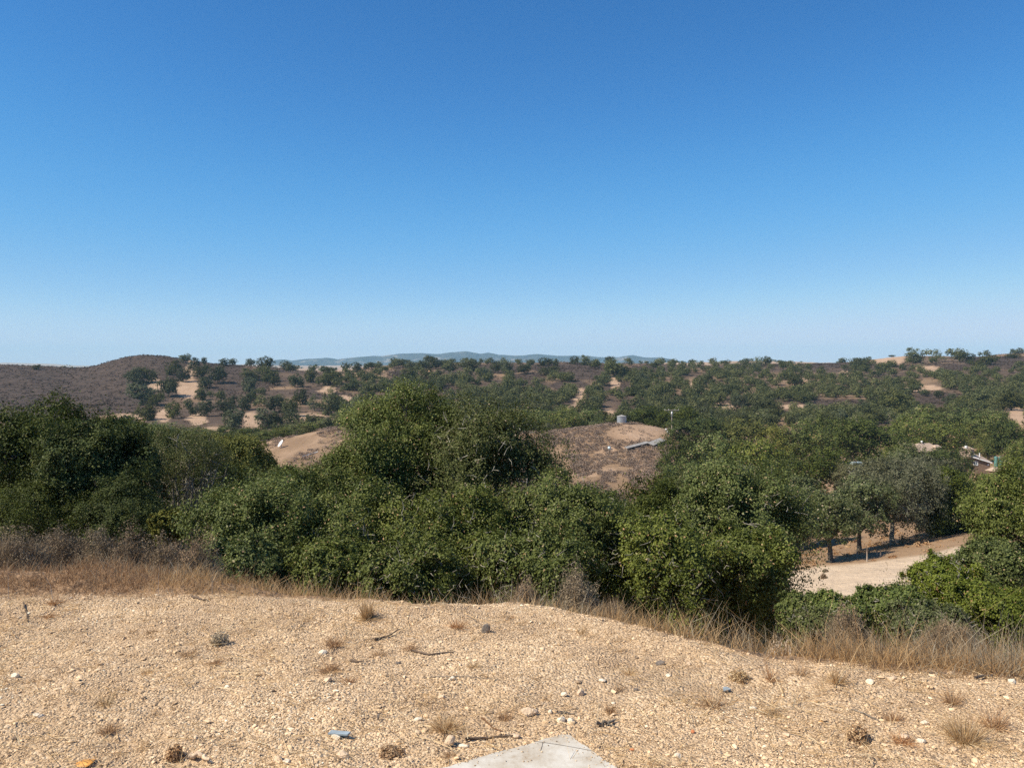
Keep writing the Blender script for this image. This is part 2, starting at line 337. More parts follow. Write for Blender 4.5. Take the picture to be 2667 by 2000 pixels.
def ground_mat():
    m, nt, o = new_mat('ground'); L = nt.links
    geo = N(nt, 'ShaderNodeNewGeometry'); at = N(nt, 'ShaderNodeAttribute', attribute_name='zone'); sep = N(nt, 'ShaderNodeSeparateColor'); L.new(at.outputs['Color'], sep.inputs[0])
    def noise(s, d=5., r=.6):
        n = N(nt, 'ShaderNodeTexNoise', Scale=s, Detail=d, Roughness=r); L.new(geo.outputs['Position'], n.inputs['Vector']); return n.outputs['Fac']
    def mix(f, a, b):
        x = nt.nodes.new('ShaderNodeMix'); x.data_type = 'RGBA'
        if isinstance(f, float): x.inputs[0].default_value = f
        else: L.new(f, x.inputs[0])
        for s, v in ((6, a), (7, b)):
            if isinstance(v, tuple): x.inputs[s].default_value = (*v, 1)
            else: L.new(v, x.inputs[s])
        return x.outputs[2]
    def rmp(src, st): r = ramp(nt, st); L.new(src, r.inputs[0]); return r.outputs[0]
    # dry grass soil
    n1 = noise(.06, 8., .65); n2 = noise(.9, 6., .7)
    soil = mix(n2, rmp(n1, [(.35, (.24, .15, .09)), (.55, (.32, .21, .125)), (.7, (.40, .27, .16))]), (.30, .20, .12))
    # chaparral ground
    n3 = noise(.16, 9., .72); n3b = noise(.035, 4., .6)
    scr = rmp(n3, [(.36, (0.050, 0.036, 0.028)), (.52, (0.076, 0.054, 0.042)), (.64, (0.109, 0.076, 0.055)), (.74, (0.198, 0.139, 0.096))])
    # bare tan
    bare = rmp(noise(.12, 8., .7), [(.3, (.34, .225, .145)), (.55, (.43, .295, .195)), (.75, (.50, .36, .25))])
    # sandy clearing
    sand = rmp(noise(.35, 8., .7), [(.3, (0.471, 0.358, 0.248)), (.55, (0.554, 0.428, 0.302)), (.8, (0.615, 0.489, 0.357))])
    # gravel
    v = N(nt, 'ShaderNodeTexVoronoi', Scale=75.); L.new(geo.outputs['Position'], v.inputs['Vector'])
    sv = N(nt, 'ShaderNodeSeparateColor'); L.new(v.outputs['Color'], sv.inputs[0])
    gr = rmp(sv.outputs[0], [(0., (0.371, 0.253, 0.150)), (.5, (0.556, 0.399, 0.242)), (.85, (0.659, 0.495, 0.319)), (1., (0.742, 0.586, 0.407))])
    gr = mix(rmp(noise(1.3, 6., .7), [(.42, (.0, .0, .0)), (.62, (.8, .8, .8))]), gr, (.37, .26, .165))
    c = mix(sep.outputs[1], soil, scr); c = mix(sep.outputs[2], c, bare)
    c = mix(at.outputs['Alpha'], c, sand); c = mix(sep.outputs[0], c, gr)
    b = N(nt, 'ShaderNodeBsdfPrincipled', Roughness=.95); b.inputs['Specular IOR Level'].default_value = .1
    L.new(c, b.inputs['Base Color'])
    # bump: chips near, clods far
    inv = N(nt, 'ShaderNodeMath', operation='MULTIPLY'); L.new(v.outputs['Distance'], inv.inputs[0]); inv.inputs[1].default_value = -1.
    bp = N(nt, 'ShaderNodeBump', Strength=.9, Distance=.012); L.new(inv.outputs[0], bp.inputs['Height'])
    bs = N(nt, 'ShaderNodeBump', Strength=.8, Distance=.6); L.new(noise(.7, 6., .7), bs.inputs['Height'])
    ng = N(nt, 'ShaderNodeMix'); ng.data_type = 'VECTOR'; L.new(sep.outputs[0], ng.inputs[0]); L.new(bs.outputs[0], ng.inputs[4]); L.new(bp.outputs[0], ng.inputs[5])
    L.new(ng.outputs[1], b.inputs['Normal'])
    L.new(b.outputs[0], o.inputs[0]); return m
M['ground'] = ground_mat()

# ------------------------------------------------------------------ ground sheet
def build_ground():
    rows = np.concatenate([np.arange(-10, 2.4, .3), np.arange(2.4, 6.6, .025), np.geomspace(6.6, 20, 70)[1:], np.geomspace(20, 1200, 360)[1:], np.geomspace(1200, 15900, 90)[1:]])
    us = np.linspace(-1.15, 1.15, 801)
    YY, UU = np.meshgrid(rows, us, indexing='ij')
    XX = UU * (np.maximum(YY, -4) + 9.)
    Z = H(XX, YY)
    n, k = YY.shape
    V = np.stack([XX, YY, Z], -1).reshape(-1, 3)
    i = np.arange(n - 1)[:, None] * k; j = np.arange(k - 1)[None]
    F = np.stack([i + j, i + j + 1, i + k + j + 1, i + k + j], -1).reshape(-1, 4)
    X, Y, Zf = V.T
    Ys = np.maximum(Y, .5); px = CX + FPX * X / Ys; py = HOR - FPX * (Zf - EYE) / Ys
    jx = 26 * (fbm(X / 14, Y / 14, 3, 41) - .5); jy = 10 * (fbm(X / 16, Y / 16, 3, 44) - .5)
    far = (Y > 290) & (Y < 1300)
    scrub = np.where(far, np.clip(inz(px + jx, py + jy, SCRUB, 1.1) * 5, 0, 1), 0)
    base = np.where(far, .9, 0)                                 # under the oak woods: litter and scrub
    scrub = np.maximum(scrub, base * np.clip(fbm(X / 40, Y / 40, 3, 47) * 2.6 - .35, 0, 1))
    scrub = np.where((Y > 850) & (Y < 1300), .35, scrub)
    bare = np.where(far, np.clip(inz(px + jx, py + jy, BARE, 1.15) * 5, 0, 1), 0)
    # knolls: brushy slope with bare top round the tank
    kn = (Y > 120) & (Y < 275) & (px > 1300) & (px < 1790)
    kd = np.clip(1.2 - ((px - 1665) / 85) ** 2 - ((py - 1128) / 25) ** 2, 0, 1)
    bare = np.where(kn, np.maximum(kd, np.clip(fbm(X / 4, Y / 7, 4, 53) * 5 - 2.7, 0, 1) * .8), bare); scrub = np.where(kn, (1 - kd) * .2, scrub)
    kl = (Y > 185) & (Y < 275) & (px < 1100) & (px > 600); scrub = np.where(kl, .25, scrub); bare = np.where(kl, np.clip(fbm(X / 5, Y / 9, 4, 57) * 4 - 2, 0, 1) * .5, bare)
    bare = np.where(Y > 1300, .75, bare)
    sx, sy = zip(*SAND); e = np.interp(px, [-9e3, *sx, 9e3], [1487, *sy, 1428])
    sand = np.where((Y > 30) & (Y < 75) & (px > 2000), np.clip((py - e) / 6 + .5, 0, 1), 0)
    ed = edgeY(X); grav = np.clip((ed + .10 - Y) / .22 + .6 * (fbm(X * 4, Y * 4, 3, 61) - .5), 0, 1)
    z = np.stack([grav, scrub, bare, sand], -1)
    me = np_mesh('ground', V, F, M['ground'], smooth=True)
    at = me.attributes.new('zone', 'FLOAT_COLOR', 'POINT'); at.data.foreach_set('color', z.astype(np.float32).ravel())
    tag(link('ground', me), kind='structure')
build_ground()

def build_mountains():
    m, nt, o = new_mat('mountain_slopes'); L = nt.links
    geo = N(nt, 'ShaderNodeNewGeometry'); n = N(nt, 'ShaderNodeTexNoise', Scale=.0045, Detail=9., Roughness=.68); L.new(geo.outputs['Position'], n.inputs['Vector'])
    r = ramp(nt, [(.42, (.022, .024, .034)), (.56, (.05, .05, .055)), (.62, (.20, .16, .14)), (.74, (.38, .32, .27))]); L.new(n.outputs['Fac'], r.inputs[0])
    b = N(nt, 'ShaderNodeBsdfPrincipled', Roughness=.95); b.inputs['Specular IOR Level'].default_value = 0
    L.new(r.outputs[0], b.inputs['Base Color']); L.new(b.outputs[0], o.inputs[0])
    xs = [300, 600, 690, 715, 740, 760, 800, 850, 880, 930, 960, 1000, 1040, 1100, 1150, 1190, 1213, 1250, 1272, 1300, 1360, 1400, 1450, 1500, 1540, 1600, 1650, 1680, 1720, 1760, 1850, 2000]
    ys = [960, 955, 948, 938, 935, 938, 934, 931, 936, 929, 928, 926, 921, 920, 921, 916, 914, 921, 918, 924, 925, 921, 926, 925, 928, 931, 925, 931, 930, 938, 950, 960]
    Yc = 8000.
    V = np.linspace(-1, 1, 90); us = np.linspace(-.5, .35, 900)
    VV, UU = np.meshgrid(V, us, indexing='ij'); px = CX + FPX * UU
    top = EYE - Yc * (np.interp(px, xs, ys) - HOR) / FPX + 25; top = np.maximum(top + 120, 0)
    YY = Yc + VV * 1400; XX = UU * YY
    rid = 1 - np.abs(2 * fbm(XX / 420, YY / 420, 5, 71) - 1)
    prof = np.clip(1 - np.abs(VV) ** 1.3, 0, 1)
    Z = -120 + top * prof * (1 - .55 * (1 - rid) * (np.abs(VV) > .04) * np.clip(np.abs(VV) * 6, 0, 1)) + 14 * (fbm(XX / 130, YY / 130, 3, 75) - .6) - 25 * prof
    n_, k = YY.shape; i = np.arange(n_ - 1)[:, None] * k; j = np.arange(k - 1)[None]
    F = np.stack([i + j, i + j + 1, i + k + j + 1, i + k + j], -1).reshape(-1, 4)
    tag(link('mountains', np_mesh('mountains', np.stack([XX, YY, Z], -1).reshape(-1, 3), F, m, smooth=True)), kind='structure')
build_mountains()

# ------------------------------------------------------------------ foliage builders
def leaves(C, Nn, L, tint, rng, asp=.55, fold=.12):
    """rhombic leaves; returns V,F,tint"""
    n = len(C); t = unit(np.cross(Nn, rng.normal(size=(n, 3)))); b = np.cross(Nn, t); L = L[:, None]
    V = np.stack([C - t * L * .5, C + b * L * asp * .5 + Nn * L * fold, C + t * L * .5, C - b * L * asp * .5 + Nn * L * fold], 1)
    return V.reshape(-1, 3), np.arange(4 * n).reshape(-1, 4), np.repeat(tint, 4)
def crown(rng, n, rad, K=16, per=26, lobe=(.24, .4), sub=.07, low=-.55, inner=.1, up=.3):
    rad = np.array(rad, float); rm = rad.mean()
    d = unit(rng.normal(size=(K * 4, 3))); d = d[d[:, 2] > low][:K]; K = len(d)
    lc = d * rad * rng.uniform(.55, .92, (K, 1)); lr = rng.uniform(*lobe, K) * rm
    lc = np.vstack([lc, [[0, 0, 0]]]); lr = np.append(lr, rm * .5); d = np.vstack([d, [[0, 0, 1]]])
    nc = max(8, int(n / per)); w = lr ** 2; li = rng.choice(K + 1, nc, p=w / w.sum())
    sd = unit(rng.normal(size=(nc, 3)) + d[li] * .55 + [0, 0, .15])
    sc = lc[li] + sd * (lr[li] * (rng.uniform(.6, 1.15, nc) + (rng.random(nc) < .1) * rng.uniform(0, .3, nc)))[:, None] * [1, 1, .85]
    sh = rng.random(nc) < .5; ds = unit(rng.normal(size=(nc, 3)) + [0, 0, .12]); o_ = rng.uniform(0, 50, 3)
    rr = .16 + 1.36 * fbm(ds[:, 0] * 1.7 + o_[0] + ds[:, 2] * 1.1, ds[:, 1] * 1.7 + o_[1] - ds[:, 2] * 1.4, 4, 13)
    sc[sh] = (ds * rad * (rr * rng.uniform(.86, 1.06, nc))[:, None])[sh]; sd[sh] = ds[sh]
    for _ in range(8):                                              # hollows where limbs and shade show
        hd_ = unit(rng.normal(size=3)) * rad * rng.uniform(.8, 1.05); bad = np.where(np.linalg.norm((sc - hd_), axis=1) < rm * rng.uniform(.16, .34))[0]
        if len(bad) < nc * .25: g_ = rng.integers(0, nc, len(bad)); sc[bad] = sc[g_]; sd[bad] = sd[g_]
    ins = rng.random(nc) < inner
    sc[ins] = unit(rng.normal(size=(ins.sum(), 3))) * rad * rng.uniform(.15, .65, (ins.sum(), 1))
    ci = rng.integers(0, nc, n); s = sub * rm * rng.uniform(.6, 1.3, nc)[ci]
    C = sc[ci] + rng.normal(size=(n, 3)) * (s * (1 + 1.1 * (rng.random(n) < .2)))[:, None]
    Nn = unit(sd[ci] * 1.15 + rng.normal(size=(n, 3)) * .6 + [0, 0, up])
    ct = rng.normal(0, .13, nc)[ci] + rng.normal(0, .10, K + 1)[li[ci]]
    return C, Nn, ct, lc[:-1], lr[:-1]
def wood(mb, rng, base, cc, rad, lc, r0, nl=14, twigs=40, k=7):
    base = np.array(base, float); cc = np.array(cc, float)
    fork = base + (cc - base) * .45 + rng.normal(size=3) * [.05, .05, 0] * rad[0]
    mb.tube([base - [0, 0, .3], base + (fork - base) * .3 + rng.normal(size=3) * r0 * .4, base + (fork - base) * .7 + rng.normal(size=3) * r0 * .5, fork], [r0 * 1.35, r0 * 1.0, r0 * .85, r0 * .75], k)
    idx = rng.permutation(len(lc))[:nl]
    for i in idx:
        e = cc + lc[i] * 1.08; m1 = fork + (e - fork) * .33 + rng.normal(size=3) * .07 * rad[0] + [0, 0, .06 * rad[2]]; m2 = fork + (e - fork) * .7 + rng.normal(size=3) * .07 * rad[0]
        mb.tube([fork, m1, m2, e], [r0 * .55, r0 * .36, r0 * .2, r0 * .07], 5, False)
        for _ in range(max(1, twigs // nl)):
            t = rng.uniform(.35, 1); q = m1 + (e - m1) * t; g = q + unit(rng.normal(size=3) + [0, 0, .25]) * rad[0] * rng.uniform(.12, .32)
            mb.tube([q, (q + g) / 2 + rng.normal(size=3) * .02 * rad[0], g], [r0 * .12, r0 * .08, r0 * .03], 4, False)

# unit prototypes (base at z=0, 1 wide, 1 high) for copied trees
PROTO = {}
def proto(seed, n, leaf, K, per, mat, sub=.08, gap=.1, lobe=(.26, .44), low=-.8, zc=.52, ry=.47):
    rng = np.random.default_rng(seed)
    C, Nn, ct, lc, lr = crown(rng, n, (.47, .47, ry), K, per, lobe, sub, low, gap)
    cc = np.array([0, 0, zc]); mb = MB(); wood(mb, rng, (0, 0, 0), cc, (.44, .44, ry), lc, .03, 8, 16, 5)
    tint = np.clip(.5 + ct + rng.normal(0, .18, n), 0, 1)
    V, F, t = leaves(C + cc, Nn, leaf * rng.uniform(.7, 1.3, n), tint, rng, .7)
    wV, wF = mb.data(); return (V, F, t, wV, wF)
def proto_pair(name, p, mat, bark):
    V, F, t, wV, wF = p
    return np_mesh(name + '_crown', V, F, mat, {'tint': t}), np_mesh(name + '_trunk', wV, wF, bark, smooth=True)
def proto_single(name, p, mat, bark):
    V, F, t, wV, wF = p; nv = len(V)
    A = np.vstack([V, wV]); Fs = [F] + [f + nv for f in wF]; nf = sum(len(f) for f in wF)
    return np_mesh(name, A, Fs, [mat, bark], {'tint': np.concatenate([t, np.full(len(wV), .5)])}, midx=np.concatenate([np.zeros(len(F)), np.ones(nf)]))
farP = [proto(100 + i, 3200, .058, 9 + i % 4, 14, None, sub=.07, lobe=(.28, .46)) for i in range(6)]
FAR = [proto_single('distant_oak', p, M['leaf_far'], M['bark']) for p in farP]
FARG = [proto_single('pale_oak', proto(130 + i, 1500, .05, 12, 12, None, sub=.09, lobe=(.2, .34)), M['leaf_grey'], M['bark_pale']) for i in range(2)]
midP = [proto(200 + i, 11000, .030, 18, 24, None, sub=.065, lobe=(.22, .40)) for i in range(4)]
MID = {k: [proto_pair('oak_' + k, p, M['leaf_' + k], M['bark']) for p in midP[:2 + (k == 'dark') * 2]] for k in ('dark', 'green', 'grey', 'yellow', 'pale')}

ORD = ['first', 'second', 'third', 'fourth', 'fifth', 'sixth', 'seventh', 'eighth', 'ninth', 'tenth', 'eleventh', 'twelfth', 'thirteenth', 'fourteenth',
 'fifteenth', 'sixteenth', 'seventeenth', 'eighteenth', 'nineteenth', 'twentieth', 'twenty-first', 'twenty-second', 'twenty-third', 'twenty-fourth', 'twenty-fifth',
 'twenty-sixth', 'twenty-seventh', 'twenty-eighth', 'twenty-ninth', 'thirtieth']

# ------------------------------------------------------------------ near trees, each its own mesh
def near_tree(cx, cy, rx, ry, Y, kind, label, n=40000, leaf=.052, seed=0, K=34, name='oak_tree', cat='oak tree', group=None, dense=1.0, bark='bark', pale=.25, sub=.044, lobe=(.16, .34), depth=1.0, trunk=None, r0=None, twigs=90, low=-.75):
    rng = np.random.default_rng(900 + seed)
    c = P(cx, cy, Y); s = Y / FPX; rad = np.array([rx * s, rx * s * depth, ry * s]) * 1.02
    bx, by = (c[0] + rng.normal() * .1 * rad[0], c[1]) if trunk is None else (P(trunk, 0, Y)[0], Y)
    gz = Hs(bx, by); base = np.array([bx, by, gz])
    t = empty(name, base); tag(t, label, cat, group)
    if trunk is None: n = int(n * 2.3)
    C, Nn, ct, lc, lr = crown(rng, n, rad, K, 34, lobe, sub, low, .12)
    cc = c - base
    if trunk is None:                                             # foliage hangs down to the ground
        f = min(2.6, max(1., cc[2] * .97 / rad[2])); dn = C[:, 2] < 0; q_ = np.clip(-C[dn, 2] / rad[2], 0, 1.1); C[dn, 2] *= f; C[dn, :2] *= (1 - .28 * q_ ** 1.5)[:, None]
    okz = (C[:, 2] + cc[2]) > .1; C, Nn, ct = C[okz], Nn[okz], ct[okz]; n = len(C)
    tint = np.clip(.44 + ct * .7 + rng.normal(0, .2, n), 0, .965)
    dead = rng.random(n) < .012; tint[dead] = .99
    V, F, tt = leaves(C + cc, Nn, leaf * rng.uniform(.6, 1.35, n), tint, rng, .62)
    link('crown', np_mesh('crown', V, F, M['leaf_' + kind], {'tint': tt}), t)
    mb = MB(); r0 = r0 or .045 * (rad[0] + rad[2]) ; wood(mb, rng, (0, 0, 0), cc, rad, lc, r0, 18, twigs)
    if bark == 'bark_pale' and c[1] < 30:                                         # bare lichen covered twigs among the outer leaves
        s3 = .010 * (c[1] / 17)
        for _ in range(130):
            d3 = unit(rng.normal(size=3) + [-.2, -.5, .1]); q3 = cc + d3 * rad * rng.uniform(.84, 1.04); e3 = q3 + unit(rng.normal(size=3) + d3 * .5 + [0, 0, .2]) * rad[0] * rng.uniform(.08, .2)
            mb.tube([q3, (q3 + e3) / 2 + rng.normal(size=3) * .02 * rad[0], e3], [s3, s3 * .7, s3 * .3], 4, False)
    mb.build('trunk', M[bark], t, True)
    return t
NT = [
 (1045, 1195, 195, 178, 21, 'green', 'tallest rounded oak at the middle of the view, top rising above the far slope', dict(seed=1, n=62000)),
 (1275, 1245, 175, 180, 19.5, 'grey', 'grey green oak with lichen twigs, just right of the tallest middle oak', dict(seed=2, n=52000, bark='bark_pale', twigs=260)),
 (930, 1275, 112, 105, 20.2, 'green', 'green oak shoulder on the left side of the tallest middle oak', dict(seed=51, n=30000)),
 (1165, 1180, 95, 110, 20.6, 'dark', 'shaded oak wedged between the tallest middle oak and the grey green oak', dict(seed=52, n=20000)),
 (1610, 1378, 80, 92, 19.6, 'green', 'green oak filling the gap under the right part of the brushy knoll', dict(seed=53, n=22000)),
 (800, 1330, 150, 108, 19, 'green', 'broad green oak sloping down left of the tallest middle oak', dict(seed=3, n=42000)),
 (690, 1400, 180, 150, 17, 'green', 'bright green low oak beside the right end of the brown brush', dict(seed=4, n=48000)),
 (955, 1425, 200, 150, 17.2, 'green', 'dense low oak in front of the tallest middle oak, above the upright grass tuft', dict(seed=5, n=48000, bark='bark_pale', twigs=160)),
 (1190, 1440, 200, 150, 16.4, 'green', 'dense low oak with pale twigs below the grey green oak', dict(seed=6, n=48000, bark='bark_pale', twigs=240)),
 (1490, 1395, 180, 150, 17, 'green', 'green oak under the brushy knoll, right of the grey green oak', dict(seed=7, n=48000, bark='bark_pale', twigs=240)),
 (1715, 1385, 130, 140, 19, 'dark', 'darker oak between the two green oaks right of centre', dict(seed=8, n=36000)),
 (1925, 1375, 175, 152, 18, 'green', 'oak with pale bare limbs at the left end of the sandy clearing', dict(seed=9, n=46000, bark='bark_pale', twigs=260)),
 (1940, 1480, 132, 118, 16, 'green', 'low leafy oak whose right edge cuts across the sandy clearing', dict(seed=10, n=36000)),
 (1735, 1480, 160, 130, 15.4, 'green', 'low oak behind the grey grass right of centre', dict(seed=11, n=36000, bark='bark_pale', twigs=160)),
 (1400, 1490, 150, 110, 14.6, 'green', 'low oak behind the bleached twiggy bush at the gravel edge', dict(seed=12, n=30000, bark='bark_pale', twigs=200)),
 (1585, 1455, 115, 120, 16.9, 'green', 'green oak directly behind the bleached bushes, joining the oaks right of centre', dict(seed=54, n=34000, bark='bark_pale', twigs=120)),
 (2085, 1590, 62, 42, 12.4, 'green', 'dark green bush at the foot of the oak left of the clearing', dict(seed=55, n=14000, leaf=.042, name='leafy_bush', cat='bush', K=18)),
 (640, 1475, 105, 80, 14.4, 'green', 'small low oak at the gravel edge left of the grass tuft', dict(seed=13, n=22000)),
 (1085, 1510, 150, 85, 14.4, 'green', 'low spreading oak scrub right behind the gravel edge at the middle', dict(seed=14, n=30000, twigs=160, bark='bark_pale')),
 (850, 1500, 120, 85, 14.6, 'green', 'low oak scrub just behind the upright grass tuft', dict(seed=15, n=20000)),
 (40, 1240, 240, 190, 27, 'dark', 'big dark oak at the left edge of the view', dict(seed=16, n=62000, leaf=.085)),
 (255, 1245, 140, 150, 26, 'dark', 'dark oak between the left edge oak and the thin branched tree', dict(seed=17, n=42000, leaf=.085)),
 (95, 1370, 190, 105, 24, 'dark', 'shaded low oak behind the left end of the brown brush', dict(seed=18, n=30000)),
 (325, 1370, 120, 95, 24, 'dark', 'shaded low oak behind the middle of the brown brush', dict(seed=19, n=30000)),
 (478, 1205, 120, 98, 31, 'grey', 'thin crowned tree with a bare pale trunk showing, left of centre', dict(seed=20, n=26000, bark='bark_pale', twigs=300, trunk=482, r0=.19, low=-.35, K=26)),
 (380, 1190, 110, 85, 36, 'green', 'olive green oak behind the thin branched tree, under the tan hollow', dict(seed=21, n=26000, leaf=.09)),
 (620, 1240, 100, 100, 39, 'yellow', 'yellowish oak below the white dish, right of the thin branched tree', dict(seed=22, n=22000, leaf=.09, bark='bark_pale', twigs=150)),
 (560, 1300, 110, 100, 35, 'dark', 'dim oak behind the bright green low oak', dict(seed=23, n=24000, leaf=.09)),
 (720, 1278, 88, 58, 33, 'green', 'green oak just under the white pipe on the dish knoll', dict(seed=24, n=20000, leaf=.09)),
 (560, 1175, 70, 40, 60, 'yellow', 'yellow topped small oak at the foot of the dish knoll', dict(seed=25, n=12000, leaf=.13)),
 (650, 1216, 75, 26, 58, 'yellow', 'low bright oak patch below and left of the white dish', dict(seed=26, n=12000, leaf=.13)),
 (300, 1150, 120, 40, 48, 'green', 'green oak tops under the dark bald hill, left part', dict(seed=27, n=18000, leaf=.11)),
 (440, 1358, 48, 24, 22, 'yellow', 'small bright yellow green bush in the shade by the pale trunk', dict(seed=28, n=6000, leaf=.08, name='leafy_bush', cat='bush')),
 (2640, 1370, 112, 150, 21, 'green', 'bright leafy oak at the right edge of the view', dict(seed=30, n=42000)),
 (2590, 1490, 88, 82, 17, 'green', 'leafy oak at the right end of the sandy clearing', dict(seed=31, n=26000)),
 (2180, 1596, 68, 34, 11.2, 'bright', 'green bush at the lower edge of the sandy clearing, left end', dict(seed=32, n=24700, leaf=.036, name='leafy_bush', cat='bush', bark='bark_pale', K=13, lobe=(.22, .5))),
 (2325, 1580, 78, 42, 11.8, 'bright', 'green bush in front of the sandy clearing, middle', dict(seed=33, n=28500, leaf=.036, name='leafy_bush', cat='bush', bark='bark_pale', K=13, lobe=(.22, .5))),
 (2462, 1520, 80, 78, 13, 'bright', 'tall green bush with grey stems right of the sandy clearing', dict(seed=34, n=38000, leaf=.036, name='leafy_bush', cat='bush', bark='bark_pale', K=24, twigs=160)),
 (2590, 1590, 110, 60, 12, 'bright', 'wide green bush behind the dry grass at the right edge', dict(seed=35, n=38000, leaf=.036, name='leafy_bush', cat='bush', K=24)),
 (2430, 1625, 110, 32, 10.6, 'grey', 'low pale green bush amid dry grass under the tall bush', dict(seed=36, n=20800, leaf=.036, name='leafy_bush', cat='bush', K=24, bark='bark_pale', twigs=200)),
 (2135, 1620, 75, 28, 10.2, 'grey', 'low pale green bush amid dry grass left of the clearing bushes', dict(seed=37, n=14400, leaf=.036, name='leafy_bush', cat='bush', K=20, bark='bark_pale', twigs=160)),
 # row by the sandy clearing
 (2150, 1345, 85, 62, 66, 'grey', 'round olive oak with a dark forked trunk at the back edge of the sandy clearing', dict(seed=40, n=22000, leaf=.17, trunk=2170, r0=.22, low=-.4, depth=1)),
 (2243, 1325, 85, 76, 71, 'grey', 'second oak behind the clearing, right of the forked trunk', dict(seed=41, n=22000, leaf=.17, trunk=2238, r0=.2, low=-.4)),
 (2335, 1292, 130, 98, 74, 'pale', 'wide lichen grey oak behind the clearing with a leaning pale trunk', dict(seed=42, n=30000, leaf=.16, trunk=2326, r0=.22, low=-.4, bark='bark_pale', twigs=400)),
 (2450, 1325, 95, 110, 77, 'dark', 'dark dense oak at the right of the row behind the clearing', dict(seed=43, n=26000, leaf=.18, r0=.22)),
 (2080, 1320, 85, 70, 86, 'grey', 'dull grey green oak behind the forked trunk oak', dict(seed=44, n=18000, leaf=.2)),
 (2530, 1305, 90, 60, 96, 'green', 'green oak below the brown house', dict(seed=45, n=18000, leaf=.22)),
 (2640, 1290, 75, 60, 98, 'green', 'green oak at the right edge below the small pink roof', dict(seed=46, n=16000, leaf=.22)),
 (2400, 1240, 100, 52, 108, 'pale', 'pale lichen oak between the tan roof and the clearing', dict(seed=47, n=16000, leaf=.22, bark='bark_pale', twigs=300)),
 (2275, 1248, 90, 44, 112, 'pale', 'pale bushy oak below the tan covered heap', dict(seed=48, n=15000, leaf=.22, bark='bark_pale', twigs=300)),
 (2010, 1285, 90, 52, 100, 'grey', 'grey green oak behind the oak with pale limbs', dict(seed=49, n=15000, leaf=.22)),
 (1830, 1268, 95, 50, 104, 'grey', 'grey green oak low behind the darker near oak', dict(seed=50, n=15000, leaf=.22)),
]
for (cx, cy, rx, ry, Y, kind, label, kw) in NT: near_tree(cx, cy, rx, ry, Y, kind, label, **kw)

